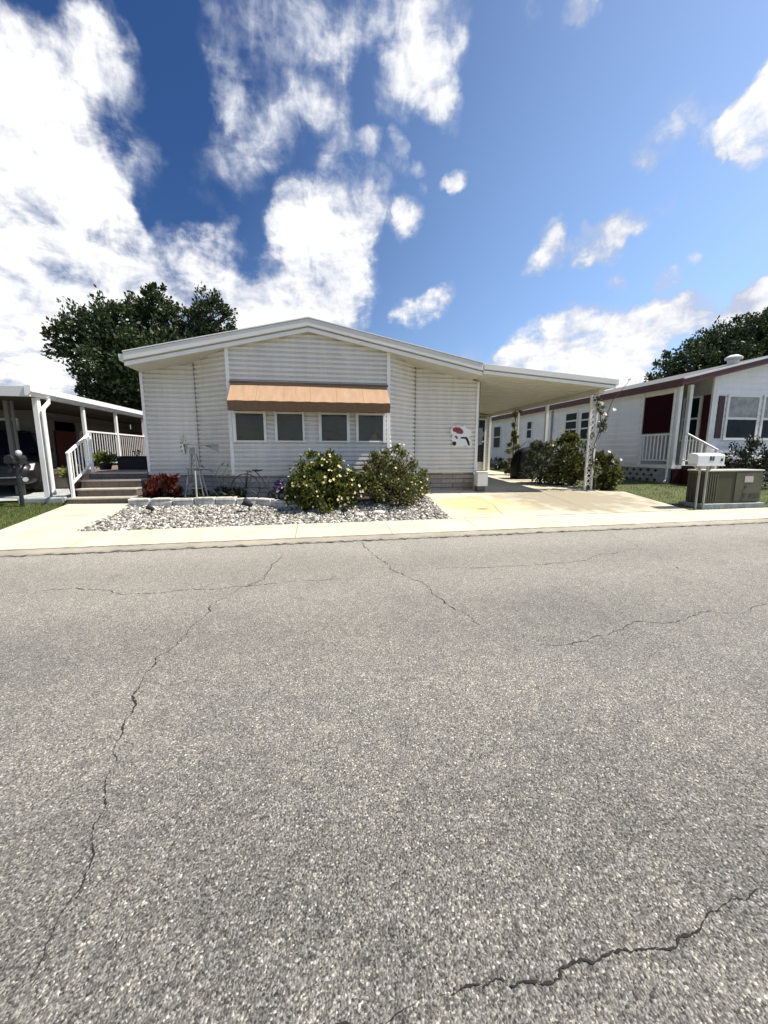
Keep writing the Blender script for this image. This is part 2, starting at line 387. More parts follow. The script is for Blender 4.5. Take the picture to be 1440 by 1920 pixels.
M = dict(
    siding=mat('white_vinyl_siding', (.735, .70, .64), .5, .10, 1.3, stretch=(1, 1, .35)),
    siding_right=mat('pale_vinyl_siding', (.86, .845, .82), .5, .07, 1.1),
    white=mat('white_trim', (.80, .775, .72), .45, .06, 4),
    fascia=mat('aluminium_fascia', (.66, .64, .59), .4, .08, 2.2, stretch=(.4, 1, 3)),
    soffit=mat('cream_soffit', (.57, .55, .485), .55, .06, 3),
    frame=mat('window_frame_white', (.81, .79, .74), .4, .05, 6),
    pane=glass_mat('dark_window_pane', (.066, .061, .042), .1, .35),
    pane_right=glass_mat('teal_window_pane', (.006, .016, .018), .3, .12),
    black=mat('flat_black', (.008, .008, .008), .5, .2, 4),
    awn=mat('tan_awning_cloth', (.385, .245, .145), .85, .12, 3, bump=.2, bscale=220, stretch=(4, 1, .5)),
    skirt=brick_mat('stacked_stone_skirting', (.42, .40, .38), (.34, .32, .30), (.19, .17, .155), bw=.62, bh=.112),
    skirt_dirty=brick_mat('stained_stone_skirting', (.38, .335, .28), (.28, .225, .175), (.13, .09, .06), bw=.62, bh=.112),
    brick=brick_mat('brown_brick_steps', (.18, .14, .108), (.145, .112, .088), (.115, .10, .085), bw=.33, bh=.2),
    tread=mat('pale_tread', (.42, .375, .31), .75, .15, 6, bump=.2),
    rail=mat('white_painted_metal', (.81, .79, .75), .4, .05, 5),
    deck=mat('weathered_deck', (.26, .20, .165), .8, .2, 5, stretch=(6, .6, 1)),
    maroon=mat('maroon_paint', (.045, .008, .010), .5, .2, 3),
    maroon_trim=mat('maroon_trim', (.085, .022, .019), .5, .25, 3),
    blind=mat('maroon_roller_blind', (.026, .004, .008), .9, .12, 2, spec=.08, stretch=(1, 1, 8)),
    darkred=mat('dark_red_door', (.07, .012, .008), .5, .2, 3),
    curtain=mat('red_curtain', (.22, .03, .04), .85, .3, 9, stretch=(1, 6, .3)),
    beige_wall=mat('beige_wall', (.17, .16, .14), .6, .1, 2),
    roofing=mat('grey_shingle_roof', (.13, .125, .12), .85, .2, 8, bump=.3),
    concrete_grey=mat('old_grey_concrete', (.36, .37, .35), .85, .25, 5, bump=.3),
    block=mat('pale_edging_block', (.56, .54, .48), .9, .35, 9, bump=.6, bscale=40),
    soil=mat('dark_mulch', (.045, .034, .026), .95, .5, 14, bump=.8, bscale=35),
    gravel_base=mat('rock_bed_base', (.20, .185, .17), .95, .4, 18, bump=.6, bscale=40),
    metal_grey=mat('zinc_metal', (.19, .20, .20), .5, .3, 8, metal=.4),
    metal_dark=mat('dark_iron', (.03, .03, .032), .5, .3, 9, metal=.4),
    pipe=mat('pale_pipe', (.36, .345, .30), .5, .12, 8),
    bark=mat('bark', (.10, .08, .062), .9, .4, 7, bump=.8, bscale=24, stretch=(3, 3, .5)),
    stem=mat('shrub_stem', (.13, .095, .06), .9, .3, 12),
    purple=mat('purple_basket', (.05, .035, .13), .6, .3, 10),
    acbody=mat('olive_painted_metal', (.078, .075, .040), .6, .15, 2.2, spec=.2),
    acpanel=mat('olive_panel', (.105, .101, .066), .6, .15, 2.5, spec=.2),
    actop=mat('pale_top', (.50, .48, .42), .5, .1, 3),  # cover plate, paler than the body
    acdark=mat('ac_dark_grille', (.05, .048, .035), .6, .2, 5),
    label=mat('faded_label', (.48, .42, .38), .6, .15, 30),
    cover=mat('black_vinyl_cover', (.006, .006, .009), .55, .3, 4, spec=.15, bump=.4, bscale=9),
    car=mat('grey_car_paint', (.018, .0175, .017), .35, .1, 2, metal=.35, spec=.5),
    chrome=mat('dull_chrome', (.38, .38, .37), .25, .1, 9, metal=.9),
    lamp=mat('headlamp_lens', (.42, .43, .43), .12, .15, 12),
    tyre=mat('rubber', (.014, .014, .014), .8, .2, 12),
    carglass=glass_mat('car_glass', (.012, .016, .030), .05),
    pot=mat('terracotta_pot', (.16, .085, .055), .8, .2, 9),
    potdark=mat('dark_planter', (.02, .018, .02), .7, .3, 9),
    wicker=mat('black_wicker', (.013, .011, .014), .7, .4, 40),
    sign_white=mat('sign_white', (.76, .77, .74), .5, .05, 9),
    sign_red=mat('sign_red', (.24, .045, .05), .5, .2, 20),
    sign_pink=mat('sign_pink', (.72, .58, .53), .5, .1, 20),
    crack=mat('crack_dirt', (.022, .019, .015), .95, .4, 30),
    shaded_siding=mat('porch_siding_in_shade', (.40, .385, .34), .6, .1, 2),  # siding colour darkened to carry the shade inside the porch
    awn_seam=mat('awning_seam', (.31, .195, .115), .85, .12, 3),
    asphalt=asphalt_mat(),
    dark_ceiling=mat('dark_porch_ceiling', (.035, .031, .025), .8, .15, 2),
)
weathered(M['siding']); weathered(M['siding_right'], .07)
M['sidewalk'] = concrete_mat('bright_concrete', (.56, .525, .385), (.44, .41, .30))
M['gutter'] = concrete_mat('gutter_concrete', (.36, .32, .25), (.25, .225, .18))
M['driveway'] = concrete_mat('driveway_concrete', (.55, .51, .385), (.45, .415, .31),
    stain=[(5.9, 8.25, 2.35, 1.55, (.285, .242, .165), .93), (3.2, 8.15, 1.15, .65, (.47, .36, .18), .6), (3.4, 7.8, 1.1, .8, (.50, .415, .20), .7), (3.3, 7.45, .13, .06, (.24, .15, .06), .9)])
M['ground'] = mat('lawn_soil', (.085, .10, .03), .95, .3, 3, bump=.5, bscale=30)
M['grass'] = island_mat('grass_blades', [(0, (.04, .07, .007)), (.5, (.075, .105, .014)), (.85, (.11, .125, .022)), (1, (.20, .175, .06))], .6, .25)
M['rock'] = island_mat('crushed_rock', [(0, (.06, .054, .044)), (.3, (.17, .155, .13)), (.62, (.33, .31, .265)), (.87, (.50, .475, .41)), (1, (.74, .72, .64))], .85, fine=30)
M['leaf_oak'] = island_mat('oak_leaves', [(0, (.016, .030, .010)), (.5, (.028, .048, .014)), (.85, (.05, .072, .02)), (1, (.085, .10, .03))], .5, .12)
M['leaf_right'] = island_mat('far_tree_leaves', [(0, (.025, .042, .016)), (.5, (.045, .068, .025)), (1, (.085, .11, .045))], .55, .15)
M['leaf_yel'] = island_mat('hibiscus_leaves', [(0, (.022, .036, .007)), (.5, (.072, .092, .016)), (.85, (.16, .165, .03)), (1, (.34, .29, .06))], .4, .2)
M['leaf_gr'] = island_mat('shrub_leaves', [(0, (.032, .043, .010)), (.5, (.090, .102, .024)), (.85, (.18, .175, .05)), (1, (.34, .30, .13))], .45, .2)
M['leaf_dark'] = island_mat('dark_leaves', [(0, (.010, .016, .006)), (.6, (.024, .032, .012)), (1, (.055, .06, .03))], .5, .1)
M['leaf_red'] = island_mat('red_croton_leaves', [(0, (.025, .006, .004)), (.5, (.085, .014, .008)), (.85, (.17, .028, .012)), (1, (.20, .08, .03))], .5, .2)
M['leaf_var'] = island_mat('grey_green_leaves', [(0, (.035, .05, .022)), (.4, (.11, .13, .07)), (.75, (.26, .28, .18)), (1, (.48, .47, .36))], .45, .2)
M['leaf_lime'] = island_mat('lime_leaves', [(0, (.05, .075, .01)), (.5, (.13, .17, .03)), (1, (.34, .34, .10))], .45, .3)
M['leaf_vine'] = island_mat('vine_leaves', [(0, (.06, .08, .02)), (.5, (.17, .18, .05)), (1, (.36, .33, .12))], .5, .25)
M['bloom'] = island_mat('cream_blossom', [(0, (.62, .52, .14)), (.5, (.74, .66, .30)), (1, (.80, .76, .55))], .5, .2)
M['bloom_white'] = island_mat('white_blossom', [(0, (.80, .78, .66)), (1, (.85, .84, .78))], .5, .2)
M['twig'] = island_mat('dry_twigs', [(0, (.12, .10, .07)), (1, (.26, .24, .18))], .8)


# ------------------------------------------------------------------ terrain
SL = .032                                       # the street runs slightly skew to the houses
KN = [(-1e4, 0), (5.70, 0), (5.74, .035), (9.3, .36), (13.4, .53), (20, .62), (1e4, .62)]


def gz(x, y):
    t = y - SL * x
    for (a, za), (b, zb) in zip(KN, KN[1:]):
        if t <= b:
            return za + (zb - za) * (t - a) / (b - a)
    return KN[-1][1]


def sheet(name, poly, off, material, kind='structure', thick=0):
    bm = bmesh.new()
    bm.faces.new([bm.verts.new((x, y, 0)) for x, y in poly])
    for t, _ in KN[1:-1]:
        bmesh.ops.bisect_plane(bm, geom=bm.verts[:] + bm.edges[:] + bm.faces[:], plane_co=(0, t, 0), plane_no=(-SL, 1, 0))
    for v in bm.verts:
        v.co.z = gz(v.co.x, v.co.y) + off
    bmesh.ops.recalc_face_normals(bm, faces=bm.faces)
    if bm.faces and sum(f.normal.z for f in bm.faces) < 0:
        bmesh.ops.reverse_faces(bm, faces=bm.faces)
    if thick:
        r = bmesh.ops.extrude_face_region(bm, geom=bm.faces[:])
        for v in [g for g in r['geom'] if isinstance(g, bmesh.types.BMVert)]:
            v.co.z -= thick
        bmesh.ops.recalc_face_normals(bm, faces=bm.faces)
    me = bpy.data.meshes.new(name); bm.to_mesh(me); bm.free()
    me.materials.append(material)
    return tag(link(name, me), kind=kind)


def cy(x):                                       # kerb line of the near side of the lot
    return 5.73 + SL * x


sheet('ground', [(-400, -300), (400, -300), (400, 500), (-400, 500)], -.05, M['ground'])
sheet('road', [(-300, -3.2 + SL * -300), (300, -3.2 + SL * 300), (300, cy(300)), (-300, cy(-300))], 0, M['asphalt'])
# concrete gutter strip, then the sidewalk in slabs with open joints
mb = MB()
x = -46.0
while x < 46:
    x1 = x + 1.52
    y0, y1 = (cy(x) + .17, cy(x1) + .17), (6.68 + SL * x, 6.68 + SL * x1)
    ds = random.uniform(-.003, .003)
    P = [(x + .004, y0[0]), (x1 - .004, y0[1]), (x1 - .004, y1[1]), (x + .004, y1[0])]
    top = [(a, b, gz(a, b) + .012 + ds) for a, b in P]
    bot = [(a, b, gz(a, b) - .04) for a, b in P]
    mb.add(top + bot, [(0, 1, 2, 3), (0, 4, 5, 1), (1, 5, 6, 2), (2, 6, 7, 3), (3, 7, 4, 0)])
    x = x1
tag(mb.build('sidewalk', M['sidewalk']), kind='structure')
sheet('gutter', [(-60, cy(-60) - .02), (60, cy(60) - .02), (60, cy(60) + .165), (-60, cy(-60) + .165)], .006, M['gutter'])
# grime and weeds gathered in the joint along the road edge
rr = random.Random(3)
mb = MB()
for lo, wmax in ((-.02, .028), (.155, .022)):
    a, b = [], []
    for i in range(0, 900):
        X = -22 + i * .05
        w = .003 + wmax * .6 * rr.random() ** 3
        Yc = cy(X) + lo + rr.uniform(-.008, .008)
        a.append((X, Yc - w * .5, gz(X, Yc - w * .5) + .016)); b.append((X, Yc + w * .5, gz(X, Yc + w * .5) + .016))
    o = len(mb.v); n = len(a)
    mb.add(a + b, [(i, i + 1, n + i + 1, n + i) for i in range(n - 1)])
tag(mb.build('gutter_grime', mat('joint_dirt', (.19, .17, .12), .95, .5, 5), fix=False), kind='structure')

# drive, walk, beds
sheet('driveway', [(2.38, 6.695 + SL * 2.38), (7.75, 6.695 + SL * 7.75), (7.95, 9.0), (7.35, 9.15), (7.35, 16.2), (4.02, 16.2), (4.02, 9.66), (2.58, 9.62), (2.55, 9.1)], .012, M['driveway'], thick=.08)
sheet('walkway', [(-4.93, 6.695 + SL * -4.93), (-3.72, 6.695 + SL * -3.72), (-3.76, 8.55), (-5.02, 8.62)], .012, M['sidewalk'], thick=.08)
sheet('planting_bed', [(-3.78, 8.46), (-1.4, 8.36), (-.35, 7.85), (.9, 8.2), (2.5, 9.2), (2.5, 9.62), (-3.78, 9.62)], -.02, M['soil'])
sheet('rock_bed', [(-3.70, 6.70 + SL * -3.70), (2.36, 6.70 + SL * 2.36), (2.53, 9.55), (.9, 8.25), (-.35, 7.9), (-1.4, 8.3), (-3.76, 8.4)], -.03, M['gravel_base'])
sheet('neighbour_driveway', [(-13, 8.72), (-6.15, 9.1), (-5.3, 9.3), (-5.3, 17), (-13, 17)], .0, M['concrete_grey'])

# saw cut joints and one crack in the drive and the walk
mb = MB()
for (a, b, w) in (((2.5, 9.17), (7.9, 9.17), .012), ((5.55, 6.9), (5.6, 9.17), .010), ((5.6, 9.17), (5.62, 16), .010), ((4.05, 12.2), (7.3, 12.2), .012), ((-4.98, 7.6), (-3.74, 7.6), .010), ((3.5, 6.93), (3.72, 7.9), .008), ((3.72, 7.9), (3.35, 9.15), .007)):
    a, b = Vector(a), Vector(b); n = 14; s_ = (b - a).normalized(); s_ = Vector((-s_.y, s_.x))
    Lp, Rp = [], []
    for i in range(n + 1):
        p = a.lerp(b, i / n) + s_ * rr.uniform(-.008, .008); ww = w * rr.uniform(.5, 1.2) / 2
        q, r_ = p + s_ * ww, p - s_ * ww
        Lp.append((q.x, q.y, gz(q.x, q.y) + .0165)); Rp.append((r_.x, r_.y, gz(r_.x, r_.y) + .0165))
    mb.add(Lp + Rp, [(i, i + 1, n + 2 + i, n + 1 + i) for i in range(n)])
tag(mb.build('driveway_joint', mat('joint_gap', (.16, .14, .10), .95, .4, 9), fix=True), kind='structure')

# cracks in the asphalt
CRACKS = [[(-0.52,5.15),(-0.62,4.35),(-0.85,3.79),(-0.97,3.3),(-1.02,2.91),(-1.11,2.59),(-1.08,2.31),(-1.01,2.05),(-0.97,1.78),(-0.9,1.56),(-0.85,1.46),(-0.81,1.29),(-0.78,1.13),(-0.78,1.04),(-0.77,0.94)],
 [(.6,5.7),(0.64,5.24),(0.74,4.68),(0.94,3.9),(1.05,3.48),(1.12,3.07),(1.23,2.68)],
 [(-.2,.66),(0.02,0.73),(0.23,0.74),(0.33,0.74),(0.43,0.74),(0.45,0.72),(0.56,0.71),(0.64,0.74),(0.75,0.74),(0.86,0.73),(1.01,0.74),(1.07,0.76),(1.2,0.79),(1.3,0.8),(1.6,0.84)],
 [(-4.2,4.0),(-3.06,4.08),(-2.66,4.16),(-1.08,3.9),(-0.25,4.01),(0.54,3.97),(2.52,4.15),(4.42,4.62)],
 [(4.8,5.6),(4.61,4.91),(4.13,3.56),(4.38,3.0)], [(1.46,2.34),(2.52,2.56),(3.99,2.71)],
 [(-1.08,2.31),(-.93,2.25),(-.8,2.28)]]
CW = [.0058, .006, .0038, .0045, .0042, .0032, .003]


def crack(pts, w, seed):
    rc = random.Random(seed)
    P = [Vector((a, b, 0)) for a, b in pts]
    for lev in range(6):
        Q = [P[0]]
        for a, b in zip(P, P[1:]):
            d = b - a
            if d.length > .011:
                Q.append((a + b) / 2 + Vector((-d.y, d.x, 0)) * rc.uniform(-.12, .12))
            Q.append(b)
        P = Q
    L_, R_ = [], []
    run = 1.0
    for i, p in enumerate(P):
        d = (P[min(i + 1, len(P) - 1)] - P[max(i - 1, 0)])
        nrm = Vector((-d.y, d.x, 0)).normalized() if d.length else Vector((1, 0, 0))
        run = min(1.5, max(.25, run + rc.uniform(-.3, .3)))
        ww = w * run * (.35 + .65 * min(1, i / 8, (len(P) - 1 - i) / 8)) * .5
        ww = 0 if rc.random() < .05 else ww
        L_.append((*(p + nrm * ww * rc.uniform(-.1, 1.9)).xy, .004)); R_.append((*(p - nrm * ww * rc.uniform(-.1, 1.9)).xy, .004))
    return L_, R_


mb = MB()
for k, (c, w) in enumerate(zip(CRACKS, CW)):
    a, b = crack(c, w, 40 + k)
    n = len(a)
    mb.add(a + b, [(i, i + 1, n + i + 1, n + i) for i in range(n - 1)])
tag(mb.build('road_crack', M['crack'], fix=True), kind='structure')


# ------------------------------------------------------------------ scatter meshes (numpy)
def np_mesh(name, V, Fc, material, parent=None, smooth=False):
    """V (n,3), Fc (m,k) all faces with k corners"""
    me = bpy.data.meshes.new(name)
    nf, k = Fc.shape
    me.vertices.add(len(V)); me.vertices.foreach_set('co', V.astype(np.float32).ravel())
    me.loops.add(nf * k); me.loops.foreach_set('vertex_index', Fc.astype(np.int32).ravel())
    me.polygons.add(nf); me.polygons.foreach_set('loop_start', np.arange(0, nf * k, k, dtype=np.int32))
    try:
        me.polygons.foreach_set('loop_total', np.full(nf, k, dtype=np.int32))
    except Exception:
        pass
    me.update(calc_edges=True); me.validate()
    me.materials.append(material)
    if smooth:
        me.polygons.foreach_set('use_smooth', [True] * nf)
    return link(name, me, parent)


def inside(poly, x, y):
    r = np.zeros(len(x), bool)
    n = len(poly)
    for i in range(n):
        (x0, y0), (x1, y1) = poly[i], poly[(i + 1) % n]
        c = ((y0 > y) != (y1 > y)) & (x < (x1 - x0) * (y - y0) / ((y1 - y0) + 1e-12) + x0)
        r ^= c
    return r


gzv = np.vectorize(gz)


def sample(poly, n):
    P = np.array(poly)
    xs = RNG.uniform(P[:, 0].min(), P[:, 0].max(), n); ys = RNG.uniform(P[:, 1].min(), P[:, 1].max(), n)
    k = inside(poly, xs, ys)
    return xs[k], ys[k]


def grass(name, poly, n, h=.05, material=None):
    x, y = sample(poly, n)
    z = gzv(x, y) - .055
    m = len(x)
    a = RNG.uniform(0, 2 * math.pi, m); hh = h * RNG.uniform(.5, 1.3, m) + .01; w = RNG.uniform(.002, .005, m)
    lean = RNG.uniform(.1, .7, m) * hh; la = RNG.uniform(0, 2 * math.pi, m)
    b = np.stack([x, y, z], 1)
    s = np.stack([np.cos(a) * w, np.sin(a) * w, np.zeros(m)], 1)
    t = b + np.stack([np.cos(la) * lean, np.sin(la) * lean, hh], 1)
    V = np.stack([b - s, b + s, t], 1).reshape(-1, 3)
    return tag(np_mesh(name, V, np.arange(m * 3).reshape(-1, 3), material or M['grass']), kind='stuff')


LAWN_L = [(-13, 6.72 - .42), (-4.95, 6.70 - .16), (-5.04, 8.60), (-5.0, 9.25), (-5.3, 9.3), (-6.15, 9.08), (-13, 8.7)]
LAWN_R = [(7.95, 9.0), (7.78, 6.95), (18, 7.3), (18, 10.6), (11.9, 10.5), (10.9, 12.4), (10.9, 24), (7.38, 24), (7.38, 9.2)]
LAWN_L = [(a, max(b, 6.70 + SL * a)) for a, b in LAWN_L]
g = grass('grass', LAWN_L, 52000, .045)
g2 = grass('grass', LAWN_R, 75000, .05)
g['label'] = 'short green lawn beside the walkway and the neighbour driveway'; g['category'] = 'lawn'
g2['label'] = 'short olive lawn between the driveway and the maroon trimmed house'; g2['category'] = 'lawn'

# crushed rock: every stone is a small angular lump
bmt = bmesh.new(); bmesh.ops.create_icosphere(bmt, subdivisions=1, radius=1)
ICO_V = np.array([v.co[:] for v in bmt.verts]); ICO_F = np.array([[v.index for v in f.verts] for f in bmt.faces]); bmt.free()


def rocks(name, poly, n, r0, r1):
    x, y = sample(poly, n); m = len(x)
    r = RNG.uniform(r0, r1, m) * RNG.uniform(.7, 1.25, m)
    z = gzv(x, y) - .02 + RNG.uniform(-.01, .03, m)
    V = np.repeat(ICO_V[None], m, 0) * (1 + RNG.uniform(-.32, .32, (m, len(ICO_V), 1)))
    V *= RNG.uniform(.65, 1.3, (m, 1, 3)); V[:, :, 2] *= .8
    a, b = RNG.uniform(0, 6.28, m), RNG.uniform(-.7, .7, m)
    ca, sa, cb, sb = np.cos(a), np.sin(a), np.cos(b), np.sin(b)
    Rm = np.zeros((m, 3, 3))
    Rm[:, 0, 0] = ca; Rm[:, 0, 1] = -sa * cb; Rm[:, 0, 2] = sa * sb
    Rm[:, 1, 0] = sa; Rm[:, 1, 1] = ca * cb; Rm[:, 1, 2] = -ca * sb
    Rm[:, 2, 1] = sb; Rm[:, 2, 2] = cb
    V = np.einsum('nij,nkj->nki', Rm, V) * r[:, None, None] + np.stack([x, y, z], 1)[:, None, :]
    F = (ICO_F[None] + (np.arange(m) * len(ICO_V))[:, None, None]).reshape(-1, 3)
    return tag(np_mesh(name, V.reshape(-1, 3), F, M['rock']), kind='stuff')


ROCKS = [(-3.78, 6.68 + SL * -3.70), (2.40, 6.68 + SL * 2.36), (2.56, 9.55), (1.9, 9.3), (.9, 8.3), (-.35, 7.82), (-1.4, 8.25), (-3.78, 8.33)]
o = rocks('rock_mulch', ROCKS, 32000, .016, .035)
o['label'] = 'bed of pale grey crushed rock in front of the white house'; o['category'] = 'gravel'


# ------------------------------------------------------------------ foliage
def leaves(centres, n, size, up=.35, aspect=.45, fold=.25, jit=.2, shell=.55, spread=.5):
    """centres: list of (x,y,z,r[,rz]); returns leaf vertices (n,4,3) – folded diamond leaves"""
    C = np.array([(c[0], c[1], c[2], c[3], (c[4] if len(c) > 4 else c[3])) for c in centres], float)
    wgt = C[:, 3] ** 2 * C[:, 4]; wgt /= wgt.sum()
    # sub-clusters inside each lobe give an uneven outline and gaps
    nc = max(24, n // 55)
    idx = RNG.choice(len(C), nc, p=wgt)
    d = RNG.normal(size=(nc, 3)); d /= np.linalg.norm(d, axis=1, keepdims=True)
    rad = RNG.uniform(shell, 1.02, nc)[:, None]
    cc = C[idx, :3] + d * rad * np.stack([C[idx, 3], C[idx, 3], C[idx, 4]], 1)
    csz = C[idx, 3] * RNG.uniform(.14, .34, nc)
    k = RNG.integers(0, nc, n)
    e = np.clip(RNG.normal(size=(n, 3)) * spread, -1.05, 1.05)
    p = cc[k] + e * csz[k][:, None]
    # leaf axis: outward from the lobe, random, drooping or rising
    ax = d[k] * .7 + RNG.normal(size=(n, 3)) * .6 + np.array([0, 0, up])
    ax /= np.linalg.norm(ax, axis=1, keepdims=True)
    nr = RNG.normal(size=(n, 3)) + np.array([0, 0, .8])
    sd = np.cross(ax, nr); sd /= (np.linalg.norm(sd, axis=1, keepdims=True) + 1e-9)
    nn = np.cross(sd, ax)
    L_ = (size * RNG.uniform(1 - jit * 1.5, 1 + jit * 1.5, n))[:, None]
    w = L_ * aspect
    a = p; b = p + ax * L_
    m1 = p + ax * L_ * .5 + sd * w * .5 + nn * L_ * fold * .4
    m2 = p + ax * L_ * .5 - sd * w * .5 + nn * L_ * fold * .4
    return np.stack([a, m1, b, m2], 1), cc, csz


def leaf_obj(name, centres, n, size, material, parent=None, **kw):
    V, cc, cs = leaves(centres, n, size, **kw)
    return np_mesh(name, V.reshape(-1, 3), np.arange(len(V) * 4).reshape(-1, 4), material, parent), cc, cs


def stems(name, base, tips, r, material, parent, n=5):
    mb = MB()
    for t in tips:
        a = Vector(base) + Vector((random.uniform(-.08, .08), random.uniform(-.08, .08), 0)); b = Vector(t)
        mid = a.lerp(b, .5) + Vector((random.uniform(-.07, .07), random.uniform(-.07, .07), .08))
        mb.tube([a, mid, b], [r, r * .7, r * .3], n)
    return mb.build(name, material, parent, smooth=True)


_BL = {}


def blossom_mesh(m):
    if m.name not in _BL:
        V, F = [(0, 0, 0)], []
        for q in range(5):
            a = 2 * math.pi * q / 5
            o = len(V)
            for da, r, z in ((-.5, .6, .22), (-.25, .95, .34), (.25, .95, .30), (.5, .6, .24)):
                V.append((r * math.cos(a + da), r * math.sin(a + da), z))
            F.append((0, o, o + 1, o + 2, o + 3))
        me = bpy.data.meshes.new('blossom'); me.from_pydata(V, [], F); me.materials.append(m)
        _BL[m.name] = me
    return _BL[m.name]


def shrub(name, label, cat, base, lobes, n, size, material, flowers=None, group=None, **kw):
    t = thing(name, label, cat, base, group)
    f, cc, cs = leaf_obj('foliage', lobes, n, size, material, t, **kw)
    tips = [tuple(c) for c in cc[RNG.choice(len(cc), min(16, len(cc)), replace=False)]]
    stems('stem', base, tips, .012, M['stem'], t)
    if flowers:
        cnt, fs, fm = flowers
        P, out = [], []
        tries = 0
        while len(P) < cnt and tries < 9000:
            tries += 1
            l = lobes[RNG.integers(len(lobes))]; rz = l[4] if len(l) > 4 else l[3]
            d = RNG.normal(size=3); d /= np.linalg.norm(d)
            if d[2] < -.55 or d[1] > .45:          # the wall side hardly flowers
                continue
            p = np.array(l[:3]) + d * np.array([l[3], l[3], rz]) * RNG.uniform(1.0, 1.16)
            if p[2] < base[2] + .06 or any(((p[0] - q[0]) / q[3]) ** 2 + ((p[1] - q[1]) / q[3]) ** 2 + ((p[2] - q[2]) / q[4]) ** 2 < .98 for q in lobes if q is not l):
                continue
            P.append(p); out.append(d)
        for p, o_ in zip(P, out):
            b_ = link('blossom', blossom_mesh(fm), t)
            b_.location = Vector(p) - Vector(base)
            b_.rotation_euler = (Vector(o_) + Vector((0, -.25, .3))).to_track_quat('Z', 'Y').to_euler()
            b_.rotation_euler.rotate_axis('Z', random.random() * 6)
            b_.scale = [fs * random.uniform(.7, 1.3)] * 3
    return t


def tree(name, label, base, trunk_top, lobes, n, size, leafm, trunk_r, shell=.5, **kw):
    t = thing(name, label, 'tree', base)
    mb = MB()
    b, tt = Vector(base), Vector(trunk_top)
    mb.tube([b, b.lerp(tt, .35) + Vector((.1, 0, 0)), b.lerp(tt, .7) + Vector((-.1, .05, 0)), tt], [trunk_r * 1.35, trunk_r, trunk_r * .85, trunk_r * .6], 12)
    for l in lobes:
        e = Vector(l[:3]); s = b.lerp(tt, random.uniform(.55, .98))
        mid = s.lerp(e, .5) + Vector((random.uniform(-.3, .3), random.uniform(-.3, .3), random.uniform(0, .35)))
        mb.tube([s, mid, e], [trunk_r * .42, trunk_r * .25, trunk_r * .07], 7)
        for q in range(4):
            d = Vector((random.gauss(0, 1), random.gauss(0, 1), random.gauss(.2, 1))).normalized() * l[3] * .85
            mb.tube([mid.lerp(e, .6), e.lerp(e + d, .5) + Vector((0, 0, .08)), e + d], [trunk_r * .14, trunk_r * .08, .01], 5)
    mb.build('trunk', M['bark'], t, smooth=True)
    leaf_obj('crown', lobes, n, size, leafm, t, shell=shell, **kw)
    return t


# ------------------------------------------------------------------ clapboard walls
def clapboard(name, p0, p1, z0, z1, out, material, parent, lap=.1016, proud=.036, clip=(), z0b=None):
    """lapped boards between two plan points; out = outward normal; clip = planes (co, no) cutting the top away"""
    p0, p1, out = Vector((*p0, 0)), Vector((*p1, 0)), Vector((*out, 0)).normalized()
    bm = bmesh.new()
    z = z0
    while z < z1 - 1e-6:
        zt = min(z + lap, z1)
        h = zt - z
        prof = [(0, 0), (proud, .0), (proud + .001, .03), (proud * .97, .50), (proud * .70, .58), (proud * .22, .66), (.003, .74), (.0005, 1)]
        rows = []
        for d_, f_ in prof:
            q = out * d_ + Vector((0, 0, z + h * f_))
            rows.append((bm.verts.new(p0 + q), bm.verts.new(p1 + q)))
        for r0_, r1_ in zip(rows, rows[1:]):
            bm.faces.new((r0_[0], r0_[1], r1_[1], r1_[0]))
        z = zt
    # backing sheet behind the boards
    q = [p0 - out * .02 + Vector((0, 0, z0)), p1 - out * .02 + Vector((0, 0, z0)), p1 - out * .02 + Vector((0, 0, z1)), p0 - out * .02 + Vector((0, 0, z1))]
    bm.faces.new([bm.verts.new(v) for v in q])
    for co, no in clip:
        bmesh.ops.bisect_plane(bm, geom=bm.verts[:] + bm.edges[:] + bm.faces[:], plane_co=co, plane_no=no, clear_outer=True)
    # all faces look outward or down
    bm.normal_update()
    flip = [f for f in bm.faces if f.normal.dot(out) < -.01]
    bmesh.ops.reverse_faces(bm, faces=flip)
    me = bpy.data.meshes.new(name); bm.to_mesh(me); bm.free(); me.materials.append(material)
    return link(name, me, parent)


# ================================================================== the white house
HX0, HX1, YW, YC = -3.83, 4.0, 9.6, 9.0
RIDGE, RL, RRt = (-.17, 4.15), (-3.83, 3.32), (3.79, 3.37)
TH = .235
house = thing('manufactured_house', 'white lap sided house with low gable roof and tan window awning', 'house', (0, 12, .36))
YB = 21.0
sl_l = (RIDGE[1] - RL[1]) / (RIDGE[0] - RL[0]); sl_r = (RRt[1] - RIDGE[1]) / (RRt[0] - RIDGE[0])
clipL = ((RIDGE[0], 0, RIDGE[1] - TH + .02), (-sl_l, 0, 1)); clipR = ((RIDGE[0], 0, RIDGE[1] - TH + .02), (-sl_r, 0, 1))
ZS = .87
sid = M['siding']
clapboard('siding_panel', (-1.87, YC), (1.56, YC), ZS, 4.1, (0, -1), sid, house, clip=(clipL, clipR))
dx = .85
nl = Vector((-.6, -.87)); nr_ = Vector((.6, -.79))
clapboard('siding_panel', (-2.735, YW), (-1.905, YC + .01), ZS, 4.1, (-.59, -.83), sid, house, clip=(clipL,))
clapboard('siding_panel', (1.60, YC + .01), (2.365, YW), ZS, 4.1, (.59, -.79), sid, house, clip=(clipR,))
clapboard('siding_panel', (HX0, YW), (-2.745, YW), ZS, 4.1, (0, -1), sid, house, clip=(clipL,))
clapboard('siding_panel', (2.375, YW), (HX1 - .03, YW), ZS, 4.1, (0, -1), sid, house, clip=(clipR,))
clapboard('siding_panel', (HX1, YW + .02), (HX1, YB), ZS, 3.4, (1, 0), sid, house, clip=(clipR,))
